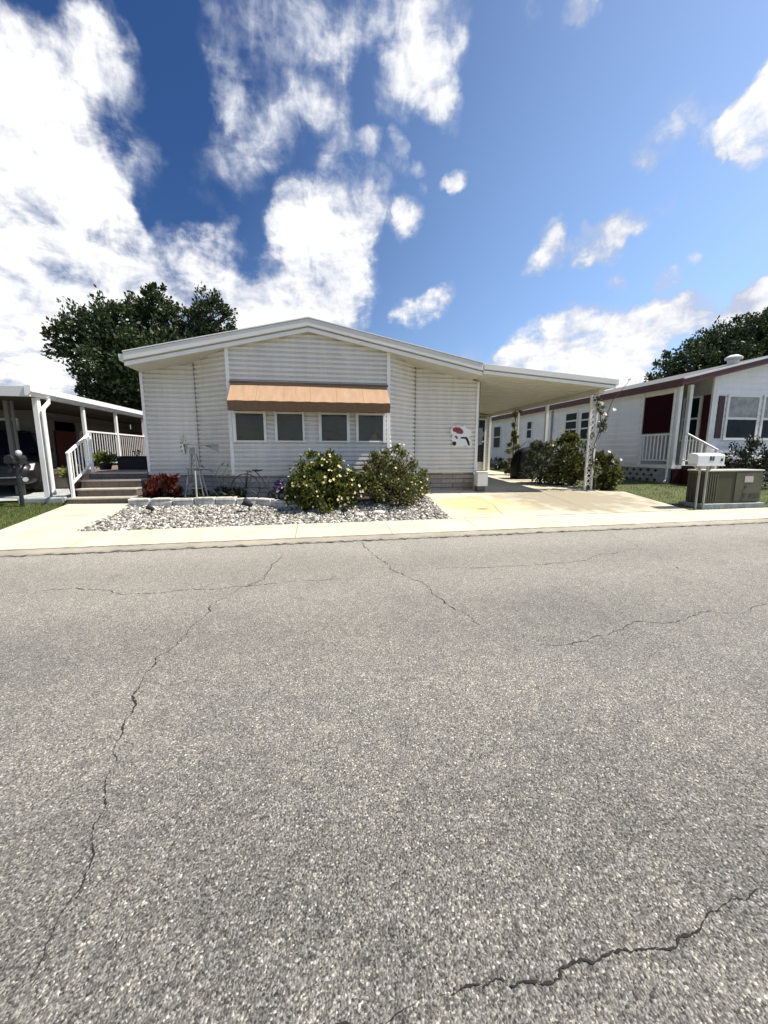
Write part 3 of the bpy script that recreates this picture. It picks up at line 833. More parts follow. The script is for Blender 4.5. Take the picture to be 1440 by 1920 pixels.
clapboard('siding_panel', (HX0, YW + .02), (HX0, YB), ZS, 3.4, (-1, 0), sid, house, clip=(clipL,))
clapboard('siding_panel', (HX0, YB), (HX1, YB), ZS, 4.1, (0, 1), sid, house, clip=(clipL, clipR))


def zl(x):                                       # underside of the roof edge
    return (RIDGE[1] + (x - RIDGE[0]) * (sl_l if x < RIDGE[0] else sl_r)) - TH + .015


def post(mbx, x, y, w, d, z0, z1):
    mbx.box(x - w / 2, x + w / 2, y - d / 2, y + d / 2, z0, z1)


for X, Y, w, d in ((-1.892, YC - .014, .075, .07), (1.588, YC - .014, .08, .07), (HX0 - .005, YW - .016, .06, .07), (HX1 - .005, YW - .016, .07, .075)):
    m_ = MB(); post(m_, X, Y, w, d, ZS - .02, min(zl(X - w / 2), zl(X + w / 2))); m_.build('corner_trim', M['white'], house, bevel=.004)
for X in (-2.74, 2.37):
    m_ = MB(); post(m_, X, YW - .03, .010, .05, ZS, zl(X)); m_.build('seam_strip', M['concrete_grey'], house)
# starter trim under the boards
m_ = MB()
for a, b in (((HX0, YW), (-2.74, YW)), ((-2.74, YW), (-1.89, YC)), ((-1.89, YC), (1.58, YC)), ((1.58, YC), (2.37, YW)), ((2.37, YW), (HX1, YW))):
    m_.bar((a[0], a[1] - .004, ZS - .018), (b[0], b[1] - .004, ZS - .018), .03, .03)
m_.build('starter_trim', M['white'], house)
# skirting below the boards
m_ = MB()
m_.prism_z([(HX0 + .02, YW + .03), (-2.72, YW + .03), (-1.87, YC + .03), (1.56, YC + .03), (2.35, YW + .03), (2.35, YB - .03), (HX0 + .02, YB - .03)], .05, ZS - .02)
m_.build('skirting', M['skirt'], house)
m_ = MB(); m_.box(2.36, HX1 - .02, YW + .026, YB - .03, .05, ZS - .02)
tag(m_.build('skirting', M['skirt_dirty'], house), 'brown stained stone skirting beside the driveway')
# roof: one slab with two slopes
YF = 8.87
m_ = MB()
top = [RL, RIDGE, RRt]
poly = [(x, z) for x, z in top] + [(x, z - TH) for x, z in reversed(top)]
m_.prism_y(poly, YF, YB + .3)
roof = m_.build('roof', [M['roofing'], M['soffit']], house)
for f in roof.data.polygons:
    f.material_index = 1 if f.normal.z < -.5 or abs(f.normal.y) > .9 else 0
# fascia: broad upper band standing proud, cream lower band
for nm, d0, d1, ya, yb, mm in (('fascia', 0.004, .142, YF - .065, YF - .002, M['fascia']), ('fascia_trim', .168, TH + .012, YF - .034, YF - .004, M['white'])):
    m_ = MB()
    poly = [(x, z - d0 + (.012 if nm == 'fascia' else 0)) for x, z in top] + [(x, z - d1) for x, z in reversed(top)]
    m_.prism_y(poly, ya, yb)
    m_.build(nm, mm, house, bevel=.006)
# drip edge lip along the very top
m_ = MB(); m_.prism_y([(x, z + .035) for x, z in top] + [(x, z + .016) for x, z in reversed(top)], YF - .075, YF + .3)
m_.build('drip_edge', M['white'], house)
# gutter along the left eave
m_ = MB(); m_.prism_y([(RL[0] - .012, RL[1] - .02), (RL[0] - .1, RL[1] - .02), (RL[0] - .085, RL[1] - .15), (RL[0] - .012, RL[1] - .15)], YF - .03, YB)
m_.build('gutter', M['fascia'], house)

# windows of the bay
ZW0, ZW1 = 1.60, 2.24
for x0, x1, g0, g1 in ((-1.845, -1.14, -1.775, -1.195), (-.96, -.315, -.905, -.36), (-.01, .69, .06, .625), (.83, 1.52, .89, 1.455)):
    m_ = MB()
    yf, yk = YC - .078, YC - .03
    m_.box(x0, g0, yf, yk, ZW0 - .03, ZW1); m_.box(g1, x1, yf, yk, ZW0 - .03, ZW1)
    m_.box(g0, g1, yf + .004, yk, ZW1 - .05, ZW1 - .005); m_.box(g0, g1, yf + .012, yk, ZW0 - .02, ZW0 + .012)
    w = m_.build('window', M['frame'], house, bevel=.004)
    m_ = MB(); m_.box(g0, g1, YC - .052, YC - .041, ZW0 + .012, ZW1 - .05); m_.build('pane', M['pane'], w)
    m_ = MB(); m_.box(x0 + .03, x1 - .03, YC - .07, YC - .03, ZW1 + .003, ZW1 + .075); m_.build('shade_strip', M['black'], w)  # black strip painting in the shade between frame and awning
# awning over the four windows
m_ = MB()
AX0, AX1 = -1.84, 1.55
ay0, ay1, az0, az1 = YC - .03, 8.5, 2.815, 2.405
NU, NV = 68, 8


def cloth_z(u, v):
    sag = -.018 * math.sin(math.pi * v) * (.75 + .25 * math.sin(u * 14.0 * math.pi))
    return sag + .0035 * math.sin(u * 61 + v * 4) * v


gv = []
for k_, dz in ((0, 0), (1, -.006)):
    for b_ in range(NV + 1):
        for a_ in range(NU + 1):
            u, v = a_ / NU, b_ / NV
            gv.append((AX0 + (AX1 - AX0) * u, ay0 + (ay1 - ay0) * v, az0 + (az1 - az0) * v + cloth_z(u, v) + dz))
fw = NU + 1; off = fw * (NV + 1)
ff = []
for b_ in range(NV):
    for a_ in range(NU):
        q = b_ * fw + a_
        ff.append((q, q + 1, q + fw + 1, q + fw)); ff.append((off + q + fw, off + q + fw + 1, off + q + 1, off + q))
m_.add(gv, ff)
awn = m_.build('awning', M['awn'], house, smooth=True)
for u in (.165, .33, .495, .66, .83):
    m_ = MB(); w_ = .007
    L1, L2 = [], []
    for b_ in range(NV + 1):
        v = b_ / NV
        p_ = (AX0 + (AX1 - AX0) * u, ay0 + (ay1 - ay0) * v, az0 + (az1 - az0) * v + cloth_z(u, v) + .0025)
        L1.append((p_[0] - w_, p_[1], p_[2])); L2.append((p_[0] + w_, p_[1], p_[2]))
    m_.add(L1 + L2, [(i_, i_ + 1, NV + 2 + i_, NV + 1 + i_) for i_ in range(NV)]); m_.build('seam', M['awn_seam'], awn)
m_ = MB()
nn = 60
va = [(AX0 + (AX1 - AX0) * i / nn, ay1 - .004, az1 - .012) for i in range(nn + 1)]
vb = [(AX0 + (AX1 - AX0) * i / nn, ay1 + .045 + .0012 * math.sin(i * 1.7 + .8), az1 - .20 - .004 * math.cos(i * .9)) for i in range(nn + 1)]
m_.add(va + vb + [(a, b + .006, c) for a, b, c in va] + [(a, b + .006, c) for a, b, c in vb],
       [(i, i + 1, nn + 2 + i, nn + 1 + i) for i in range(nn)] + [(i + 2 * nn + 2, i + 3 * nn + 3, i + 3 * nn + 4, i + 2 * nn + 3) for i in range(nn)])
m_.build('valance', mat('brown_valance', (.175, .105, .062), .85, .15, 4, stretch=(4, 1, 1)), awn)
for X, s in ((AX0, 1), (AX1, -1)):
    m_ = MB(); m_.prism_x([(ay0, az0 - .022), (ay1 + .02, az1 - .022), (ay1 + .02, az1 - .19), (ay0, az1 - .12)], X + s * .006, X + s * .012)
    m_.build('awning_side', M['awn'], awn)
m_ = MB(); m_.box(AX0 - .02, AX1 + .02, YC - .075, YC - .02, az0 + .003, az0 + .045)
m_.build('awning_rail', mat('brown_rail', (.12, .075, .045), .6), awn)
# meter box on the right corner
m_ = MB(); m_.box(HX1 + .035, HX1 + .19, YW + .02, YW + .26, 1.55, 1.98); m_.tube([(HX1 + .19, YW + .14, 1.83), (HX1 + .27, YW + .14, 1.83)], .07, 14)
m_.tube([(HX1 + .11, YW + .14, 1.98), (HX1 + .11, YW + .14, 3.1)], .022, 8)
m_.build('meter_box', M['metal_grey'], house, bevel=.006)

# carport
cp = thing('carport', 'white flat carport roof with posts over the concrete driveway', 'carport', (5.5, 12, .4))
CY1 = 16.3
CX0, CX1, CZ0, CZ1 = 3.81, 7.27, 3.372, 3.125
cs = (CZ1 - CZ0) / (CX1 - CX0)
m_ = MB(); m_.prism_y([(CX0, CZ0 - .005), (CX1, CZ1 - .005), (CX1, CZ1 - .19), (CX0, CZ0 - .19)], YF, CY1)
rf = m_.build('roof', M['soffit'], cp)
m_ = MB()                                        # ribs of the roof pans on the underside
k = YF + .3
while k < CY1:
    a = (CX0 + .24, k); zz = lambda X: CZ0 + (X - CX0) * cs - .19
    m_.add([(4.05, k, zz(4.05) - .001), (CX1 - .05, k, zz(CX1 - .05) - .001), (CX1 - .05, k + .02, zz(CX1 - .05) - .001), (4.05, k + .02, zz(4.05) - .001),
            (4.05, k, zz(4.05) - .014), (CX1 - .05, k, zz(CX1 - .05) - .014), (CX1 - .05, k + .02, zz(CX1 - .05) - .014), (4.05, k + .02, zz(4.05) - .014)],
           [(4, 5, 6, 7), (0, 1, 5, 4), (2, 3, 7, 6), (1, 2, 6, 5), (3, 0, 4, 7)])
    k += .305
m_.build('rib', M['soffit'], rf)
for nm, d0, d1, ya, yb, mm in (('fascia', -.012, .112, YF - .065, YF - .002, M['fascia']), ('fascia_trim', .135, .205, YF - .034, YF - .004, M['white'])):
    m_ = MB(); m_.prism_y([(CX0, CZ0 - d0), (CX1 + .03, CZ1 - d0), (CX1 + .03, CZ1 - d1), (CX0, CZ0 - d1)], ya, yb)
    m_.build(nm, mm, cp, bevel=.005)
m_ = MB(); m_.prism_y([(CX1 + .002, CZ1 + .01), (CX1 + .1, CZ1 + .01), (CX1 + .09, CZ1 - .13), (CX1 + .002, CZ1 - .14)], YF - .04, CY1)
m_.build('gutter', M['fascia'], cp)
m_ = MB(); m_.box(7.03, 7.17, YF + .2, CY1 - .1, 2.83, CZ1 - .19 + .01); m_.build('beam', M['soffit'], cp)
for y in (9.3, 13.4):                            # trellis posts: two bars with a lattice between
    z0 = gz(7.1, y); m_ = MB()
    for dx_ in (-.095, .095):
        m_.box(7.1 + dx_ - .024, 7.1 + dx_ + .024, y - .024, y + .024, z0 - .05, 2.83)
    tp = m_.build('post', M['white'], cp, bevel=.005)
    m_ = MB(); zz_ = z0 + .12; k_ = 0
    while zz_ < 2.7:
        m_.bar((7.1 - .07, y - .006, zz_), (7.1 + .07, y - .006, zz_ + .14), .012, .02); m_.bar((7.1 + .07, y + .006, zz_), (7.1 - .07, y + .006, zz_ + .14), .012, .02)
        zz_ += .14
    m_.build('lattice', M['white'], tp)
for y, w in ((11.45, .085), (15.6, .09)):
    m_ = MB(); m_.box(7.1 - w / 2, 7.1 + w / 2, y - w / 2, y + w / 2, gz(7.1, y) - .05, 2.83)
    m_.box(7.1 - w / 2 - .02, 7.1 + w / 2 + .02, y - w / 2 - .02, y + w / 2 + .02, gz(7.1, y), gz(7.1, y) + .03)
    m_.build('post', M['white'], cp, bevel=.006)
# low shed closing the back of the carport
sh = thing('storage_shed', 'white sided storage room with dark screen door behind the carport', 'shed', (5.8, 17, .5))
clapboard('wall', (4.05, 15.62), (6.52, 15.62), .6, 2.86, (0, -1), M['siding'], sh)
clapboard('wall', (6.93, 15.62), (7.06, 15.62), .6, 2.86, (0, -1), M['siding'], sh)
clapboard('wall', (7.06, 15.62), (7.06, 18.5), .6, 2.86, (1, 0), M['siding'], sh)
m_ = MB(); m_.box(4.05, 7.04, 15.66, 18.5, .45, .62); m_.build('skirting', M['skirt'], sh)
m_ = MB(); m_.box(4.02, 7.1, 15.60, 18.6, 2.86, 2.9); m_.build('roof', M['soffit'], sh)
m_ = MB(); m_.box(6.52, 6.58, 15.57, 15.63, .6, 2.74); m_.box(6.87, 6.93, 15.57, 15.63, .6, 2.74); m_.box(6.58, 6.87, 15.575, 15.63, 2.69, 2.74); m_.box(6.58, 6.87, 15.58, 15.62, 1.78, 1.83)
dr = m_.build('door', M['white'], sh)
m_ = MB(); m_.box(6.58, 6.87, 15.60, 15.615, .95, 1.78); m_.box(6.58, 6.87, 15.60, 15.615, 1.83, 2.69); m_.build('screen', M['black'], dr)
m_ = MB(); m_.box(6.58, 6.87, 15.59, 15.61, .6, .95); m_.build('kick_panel', M['concrete_grey'], dr)

# white utility box at the corner
ub = thing('utility_box', 'low white metal box on a brick foot at the house corner', 'box', (4.08, 9.35, .36))
m_ = MB(); m_.box(3.94, 4.22, 9.25, 9.5, .50, .83); m_.build('cabinet', M['white'], ub, bevel=.012)
m_ = MB(); m_.box(3.93, 4.23, 9.24, 9.51, .832, .85); m_.build('lid', M['white'], ub, bevel=.004)
m_ = MB(); m_.box(3.96, 4.16, 9.29, 9.48, .33, .50); m_.build('foot', M['brick'], ub)

# cut-out wall plaque: red shape over a white ground with black marks
pl = thing('wall_plaque', 'white cut out wall sign with a dark red shape and black marks', 'wall sign', (3.57, 9.57, 1.5))
yp = YW - .045


def plate(name, pts, y, th, m, parent, bevel=0):
    b = MB(); b.prism_y(pts, y - th, y); return b.build(name, m, parent, bevel=bevel)


plate('backing', [(3.30, 1.95), (3.36, 2.02), (3.45, 2.0), (3.52, 2.06), (3.60, 2.0), (3.66, 2.05), (3.72, 1.97), (3.84, 1.93), (3.86, 1.80), (3.78, 1.74), (3.86, 1.66), (3.88, 1.52),
                  (3.80, 1.47), (3.70, 1.54), (3.62, 1.50), (3.52, 1.50), (3.42, 1.48), (3.33, 1.51), (3.36, 1.62), (3.31, 1.70), (3.35, 1.79), (3.28, 1.86)], yp, .012, M['sign_white'], pl, .003)
plate('red_shape', [(3.345, 1.955), (3.42, 1.985), (3.53, 1.975), (3.60, 1.93), (3.64, 1.86), (3.60, 1.815), (3.47, 1.825), (3.42, 1.865), (3.36, 1.875)], yp - .0125, .004, M['sign_red'], pl)
plate('pink_shape', [(3.40, 2.035), (3.46, 2.06), (3.50, 2.03), (3.58, 2.045), (3.59, 2.0), (3.50, 1.992), (3.42, 2.0)], yp - .0125, .003, M['sign_pink'], pl)
plate('mark', [(3.40 + .055 * math.cos(a * .5236), 1.575 + .055 * math.sin(a * .5236)) for a in range(12)], yp - .0125, .004, M['black'], pl)
plate('mark', [(3.56, 1.735), (3.70, 1.745), (3.75, 1.72), (3.80, 1.62), (3.82, 1.53), (3.77, 1.53), (3.73, 1.63), (3.69, 1.695), (3.57, 1.70)], yp - .0125, .004, M['black'], pl)
plate('mark', [(3.39, 1.77), (3.46, 1.77), (3.50, 1.70), (3.45, 1.69)], yp - .0125, .003, M['sign_red'], pl)

# ================================================================== front steps, deck, rail
st = thing('front_steps', 'brown brick steps with a white handrail left of the white house', 'steps', (-4.4, 8.9, .3))
SX0, SX1 = -5.02, -3.86
lv = [(8.60, .275, .435), (8.86, .43, .595), (9.10, .59, .765), (9.42, .76, .905)]
for i, (y, z0, z1) in enumerate(lv):
    m_ = MB(); m_.box(SX0 + (.03 if i else 0), SX1, y + .03, 9.72, z0 - .06 if i == 0 else z0, z1 - .03)
    s = m_.build('step', M['brick'], st, bevel=.005)
    m_ = MB(); m_.box(SX0 + (.01 if i else -.02), SX1 + .01, y, y + .33, z1 - .028, z1 + .006); m_.build('tread', M['tread'], s, bevel=.008)
m_ = MB(); m_.box(SX0, SX1, 9.74, 14.5, .80, .93)
m_.build('deck', M['deck'], st, bevel=.005)
RX = -4.98
m_ = MB()
m_.box(RX - .025, RX + .025, 8.71, 8.76, .43, 1.33); r_ = m_.build('rail_post', M['rail'], st, bevel=.004)
m_ = MB(); m_.box(RX - .025, RX + .025, 9.50, 9.55, .9, 1.78); m_.build('rail_post', M['rail'], st, bevel=.004)
m_ = MB(); m_.bar((RX, 8.70, 1.325), (RX, 9.56, 1.76), .05, .04); m_.build('top_rail', M['rail'], st)
m_ = MB(); m_.bar((RX, 8.76, .73), (RX, 9.50, 1.10), .035, .035); m_.build('bottom_rail', M['rail'], st)
for k in range(6):
    y = 8.76 + .74 * (k + .7) / 6.4
    z0 = .73 + (y - 8.76) * .5; z1 = 1.355 + (y - 8.76) * .5
    m_ = MB(); m_.box(RX - .009, RX + .009, y - .009, y + .009, z0, z1 - .03); m_.build('baluster', M['rail'], st)

bx = thing('storage_box', 'black wicker deck box against the white house wall on the deck', 'box', (-4.5, 10.6, .93))
m_ = MB(); m_.box(-4.93, -4.15, 10.5, 10.95, .935, 1.22); m_.build('box_body', M['wicker'], bx, bevel=.015)
m_ = MB(); m_.box(-4.95, -4.13, 10.48, 10.97, 1.222, 1.26); m_.build('lid', M['wicker'], bx, bevel=.012)
cu = thing('small_pot', 'small white pot standing on the black deck box', 'pot', (-4.6, 10.7, 1.262))
m_ = MB(); m_.lathe([(.03, 0), (.045, .05), (.05, .09), (.046, .092), (.042, .05)], (-4.55, 10.7, 1.262)); m_.build('pot_body', M['white'], cu, smooth=True)
leaf_obj('foliage', [(-4.55, 10.7, 1.37, .05)], 60, .05, M['leaf_dark'], cu)

pp = thing('potted_plant', 'lime green plant in a dark pot behind the handrail on the deck', 'plant', (-5.2, 10.5, .93))
m_ = MB(); m_.lathe([(.11, 0), (.15, .14), (.16, .15), (.14, .155)], (-5.2, 10.5, .93)); m_.build('pot_body', M['potdark'], pp, smooth=True)
leaf_obj('foliage', [(-5.27, 10.45, 1.14, .15), (-5.08, 10.5, 1.16, .14), (-5.15, 10.5, 1.24, .1)], 420, .13, M['leaf_lime'], pp, aspect=.3, shell=.2)
pp2 = thing('potted_plant', 'yellow green plant in a brown pot beside the steps and the white porch post', 'plant', (-5.4, 9.5, .36))
m_ = MB(); m_.lathe([(.08, 0), (.12, .3), (.14, .34), (.125, .345)], (-5.36, 9.5, .36)); m_.build('pot_body', M['pot'], pp2, smooth=True)
leaf_obj('foliage', [(-5.40, 9.48, .86, .14), (-5.26, 9.5, .93, .11), (-5.5, 9.5, .95, .1)], 400, .12, M['leaf_lime'], pp2, aspect=.32, shell=.2)

# ================================================================== garden bed
# edging blocks
proto = None
bl = []
pth = [(-3.80, 8.44), (-1.30, 8.33), (-.30, 7.80)]
segs = []
for (a, b) in zip(pth, pth[1:]):
    d = Vector(b) - Vector(a); n = max(2, round(d.length / .40))
    for i in range(n):
        segs.append((Vector(a) + d * (i + .5) / n, math.atan2(d.y, d.x), d.length / n))
words = ['chalk white edging block beside the brown steps, left end of the border', 'pale edging block in front of the red shrub, next to the left end', 'mottled grey edging block in front of the red shrub, right half',
         'pale edging block just left of the windmill pole', 'pale edging block just right of the windmill pole', 'bright white edging block in front of the big bicycle wheel, left of its hub',
         'dark joint edging block behind the middle ground spotlight', 'grey edging block turning toward the road below the bicycle planter', 'grey shaded edging block left of the yellow flowered bush', 'grey edging block tucked under the yellow flowered bush']
for i, (c, a, ln) in enumerate(segs):
    m_ = MB(); h = random.uniform(.13, .165); w = random.uniform(.16, .2)
    z = gz(c.x, c.y)
    m_.box(-ln / 2 + .008, ln / 2 - .008, -w / 2, w / 2, -.05, h * .62); m_.box(-ln / 2 + .012, ln / 2 - .014, -w / 2 - .012, w / 2, h * .63, h)
    for j, v in enumerate(m_.v):
        m_.v[j] = (v[0] + random.uniform(-.006, .006), v[1] + random.uniform(-.012, .012), v[2] + random.uniform(-.006, .006))
    o = m_.build('edging_block', M['block'], bevel=.014)
    o.location = (c.x, c.y, z); o.rotation_euler = (0, 0, a + random.uniform(-.03, .03))
    tag(o, words[min(i, len(words) - 1)], 'edging block', 'edging blocks round the planting bed')

shrub('red_shrub', 'dark red leafy shrub beside the brown steps', 'shrub', (-3.35, 8.85, .32),
      [(-3.45, 8.8, .52, .26, .22), (-3.18, 8.75, .58, .25, .22), (-3.3, 8.85, .68, .22, .2), (-3.05, 8.8, .48, .2, .18)], 1500, .13, M['leaf_red'], aspect=.28, shell=.15)
shrub('flowering_bush', 'round green bush covered in pale yellow blossoms below the awning', 'bush', (-.08, 7.9, .24),
      [(-.1, 7.95, .72, .56, .50), (.18, 7.85, .60, .50, .45), (-.42, 7.85, .52, .42, .38), (.05, 8.0, 1.0, .42, .36), (-.05, 7.65, .5, .45, .35), (.3, 8.0, .88, .36, .33), (.5, 7.9, .55, .35, .3)], 8500, .085, M['leaf_yel'],
      flowers=(96, .028, M['bloom']), aspect=.5, shell=.45)
shrub('green_bush', 'loose green bush right of the yellow flowered bush, before the right wing', 'bush', (1.5, 8.25, .28),
      [(1.45, 8.2, .80, .60, .46), (1.85, 8.3, .74, .46, .44), (1.02, 8.1, .68, .44, .36), (1.62, 8.3, 1.18, .38, .34), (1.2, 8.3, 1.08, .36, .3), (1.5, 7.95, .56, .6, .32), (1.72, 8.4, 1.42, .15, .16), (1.95, 8.1, .52, .38, .28)], 9500, .072, M['leaf_gr'],
      flowers=(30, .022, M['bloom']), aspect=.42, shell=.42, up=.6)
lp = [((-2.62, 8.75, .35), 'low dark plant at the foot of the toy windmill'), ((-2.1, 8.8, .35), 'low dark plant between the windmill and the bicycle planter'), ((-1.85, 8.7, .35), 'small dark plant touching the big bicycle wheel')]
for p, l in lp:
    shrub('low_plant', l, 'plant', p, [(p[0], p[1], p[2] + .1, .2, .13), (p[0] + .16, p[1] + .05, p[2] + .09, .15, .12)], 380, .1, M['leaf_dark'], group='dark plants along the house wall', aspect=.3, shell=.2)

# toy windmill
wx, wy, wz = -2.55, 8.5, .30
wm = thing('garden_windmill', 'grey metal toy windmill with a tail vane in the planting bed', 'windmill', (wx, wy, wz))
m_ = MB()
for sx in (-1, 1):
    for sy in (-1, 1):
        m_.bar((wx + sx * .20, wy + sy * .15, wz), (wx + sx * .045, wy + sy * .045, 1.30), .02)
for k, z in enumerate((.62, .86, 1.08)):
    t = (z - wz) / (1.30 - wz); hx, hy = .20 + (.045 - .20) * t, .15 + (.045 - .15) * t
    for sy in (-1, 1):
        m_.bar((wx - hx, wy + sy * hy, z), (wx + hx, wy + sy * hy, z), .013)
        t2 = t + .2; hx2 = .20 + (.045 - .20) * t2
        m_.bar((wx - hx, wy + sy * hy, z), (wx + hx2, wy + sy * hy * .9, z + .2), .01)
m_.build('tower', M['metal_grey'], wm)
m_ = MB(); m_.box(wx - .13, wx + .13, wy - .12, wy + .12, 1.02, 1.04); m_.build('platform', M['metal_grey'], wm)
m_ = MB(); m_.box(wx - .06, wx + .06, wy - .06, wy + .06, 1.30, 1.46); m_.build('head', M['metal_grey'], wm, bevel=.01)
m_ = MB(); m_.tube([(wx - .16, wy, 1.515), (wx + .34, wy, 1.50)], .014, 8); m_.build('boom', M['metal_grey'], wm)
m_ = MB(); m_.prism_y([(wx + .16, 1.525), (wx + .50, 1.515), (wx + .49, 1.36), (wx + .36, 1.42)], wy - .004, wy + .004); m_.build('tail_vane', M['metal_grey'], wm)
m_ = MB()                                        # rotor seen edge-on: blades round a hub in the y-z plane
for k in range(12):
    a = 2 * math.pi * k / 12; d = Vector((0, math.cos(a), math.sin(a))); s = Vector((0, -math.sin(a), math.cos(a)))
    c = Vector((wx - .17, wy, 1.515))
    q = [c + d * .04 - s * .012, c + d * .04 + s * .012, c + d * .2 + s * .045 + Vector((.02, 0, 0)), c + d * .2 - s * .045 - Vector((.02, 0, 0))]
    m_.add([v for v in q] + [v + Vector((.004, 0, 0)) for v in q], [(0, 1, 2, 3), (7, 6, 5, 4), (0, 4, 5, 1), (1, 5, 6, 2), (2, 6, 7, 3), (3, 7, 4, 0)])
m_.tube([(wx - .20, wy, 1.515), (wx - .14, wy, 1.515)], .04, 12)
m_.build('rotor', M['metal_grey'], wm)
m_ = MB(); m_.tube([(wx + .05, wy - .16, wz - .05), (wx + .05, wy - .16, .98)], .018, 8); m_.build('pipe', M['pipe'], wm)

# ornament on a stake
gs = thing('garden_stake', 'thin garden stake with metal leaf ornaments right of the windmill', 'ornament', (-2.15, 8.75, .33))
m_ = MB(); m_.tube([(-2.13, 8.75, .3), (-2.15, 8.74, .7), (-2.2, 8.74, .9), (-2.12, 8.74, 1.05)], .008, 6); m_.tube([(-2.17, 8.74, .8), (-2.05, 8.74, .88), (-1.98, 8.74, 1.02)], .007, 6)
m_.tube([(-2.19, 8.74, .86), (-2.32, 8.74, .98), (-2.42, 8.74, 1.0)], .007, 6); m_.build('stake', M['metal_grey'], gs, smooth=True)
for (x, z, a) in ((-2.1, 1.06, .8), (-1.97, 1.03, 1.2), (-2.42, 1.02, 2.6), (-2.02, .86, .1), (-2.26, .92, 2.2), (-2.07, .72, -.6)):
    m_ = MB(); d = Vector((math.cos(a), math.sin(a))); s = Vector((-d.y, d.x))
    c = Vector((x, z)); q = [c, c + d * .05 + s * .03, c + d * .12, c + d * .05 - s * .03]
    m_.prism_y([(v.x, v.y) for v in q], 8.735, 8.745); m_.build('leaf', M['metal_grey'], gs)

# bicycle planter with one large wheel
bp = thing('bicycle_planter', 'dark iron bicycle planter with one tall spoked wheel and purple basket', 'planter', (-1.3, 8.5, .31))


def wheel(c, r, parent, ns=12, tr=.011):
    m_ = MB(); n = 28
    m_.tube([(c[0] + r * math.cos(2 * math.pi * k / n), c[1], c[2] + r * math.sin(2 * math.pi * k / n)) for k in range(n + 1)], tr, 6, cap=False)
    w = m_.build('wheel', M['metal_dark'], parent, smooth=True)
    m_ = MB()
    for k in range(ns):
        a = 2 * math.pi * k / ns
        m_.tube([c, (c[0] + r * math.cos(a), c[1], c[2] + r * math.sin(a))], .005, 5)
    m_.build('spokes', M['metal_dark'], w)
    m_ = MB(); m_.tube([(c[0], c[1] - .05, c[2]), (c[0], c[1] + .05, c[2])], .022, 8); m_.build('hub', M['metal_dark'], w)


by = 8.45
wheel((-1.55, by, .62), .285, bp)
wheel((-1.0, by - .08, .43), .115, bp, 8, .009); wheel((-1.0, by + .16, .43), .115, bp, 8, .009)
m_ = MB(); m_.tube([(-1.55, by - .05, .62), (-1.5, by - .03, .93), (-1.36, by, .98), (-1.2, by, .80), (-1.08, by, .55), (-1.0, by, .44)], .012, 7)
m_.tube([(-1.55, by + .05, .62), (-1.5, by + .03, .93)], .012, 7); m_.tube([(-1.0, by - .08, .43), (-1.0, by + .16, .43)], .01, 6)
m_.tube([(-1.3, by, .60), (-1.08, by, .60), (-1.08, by, .84)], .01, 6)
m_.build('frame', M['metal_dark'], bp, smooth=True)
m_ = MB(); m_.tube([(-1.46, by - .2, .93), (-1.5, by - .08, .97), (-1.5, by + .08, .97), (-1.46, by + .2, .93)], .011, 7); m_.build('handlebar', M['metal_dark'], bp, smooth=True)
m_ = MB(); m_.lathe([(.02, 0), (.1, .02), (.11, .04), (.03, .05)], (-1.3, by, .955)); o = m_.build('saddle', M['metal_dark'], bp, smooth=True)
m_ = MB(); m_.lathe([(.07, 0), (.12, .12), (.135, .15), (.11, .152)], (-.87, by, .48)); m_.build('basket', M['purple'], bp, smooth=True)
leaf_obj('flowers', [(-.86, by, .66, .12)], 150, .06, island_mat('purple_petals', [(0, (.015, .01, .05)), (1, (.06, .04, .16))], .5), bp, shell=.1)

# ground spotlights
def spotlight(x, y, ang, label, sc=1.0):
    z = gz(x, y) - .02
    t = thing('ground_spotlight', label, 'spotlight', (x, y, z), 'black spotlights in the rock bed')
    m_ = MB(); m_.tube([(x, y, z - .05), (x, y, z + .1 * sc)], .012, 7); m_.build('spike', M['metal_dark'], t)
    d = Vector((math.cos(ang) * .8, -.2, .5)).normalized(); c = Vector((x, y, z + .13 * sc))
    m_ = MB(); m_.tube([c - d * .05 * sc, c - d * .02 * sc, c + d * .07 * sc, c + d * .08 * sc], [.022 * sc, .035 * sc, .055 * sc, .05 * sc], 12); h = m_.build('lamp_head', M['metal_dark'], t, smooth=False)
    m_ = MB(); m_.tube([c + d * .081 * sc, c + d * .084 * sc], .04 * sc, 12); m_.build('lens', M['pane'], h)


spotlight(-3.1, 7.66, 2.6, 'black spotlight at the left end of the rock bed below the red shrub', 1.0)
spotlight(-1.36, 7.62, 2.9, 'largest black spotlight, in the rocks below the bicycle planter', 1.45)
spotlight(.42, 7.2, .3, 'small black spotlight in the rocks below the yellow flowered bush', .9)
spotlight(1.42, 7.55, 2.0, 'black spotlight in the rocks under the loose green bush', 1.0)

# loose white stones at the right end of the bed
for (x, y, s, l) in ((2.33, 8.75, .13, 'white boulder at the back corner of the rock bed near the skirting'), (2.1, 8.5, .11, 'white boulder in front of the back corner boulder'), (1.1, 7.3, .12, 'flat white boulder under the loose green bush'), (.72, 7.15, .10, 'white boulder right of the small spotlight')):
    V = ICO_V * (1 + RNG.uniform(-.2, .2, (len(ICO_V), 1))) * np.array([s * 1.4, s, s * .6]) + np.array([x, y, gz(x, y) + .02])
    o = np_mesh('boulder', V, ICO_F, M['block'])
    o.modifiers.new('s', 'SUBSURF').levels = 1; o.modifiers['s'].render_levels = 1
    tag(o, l, 'stone', 'white stones in the rock bed')

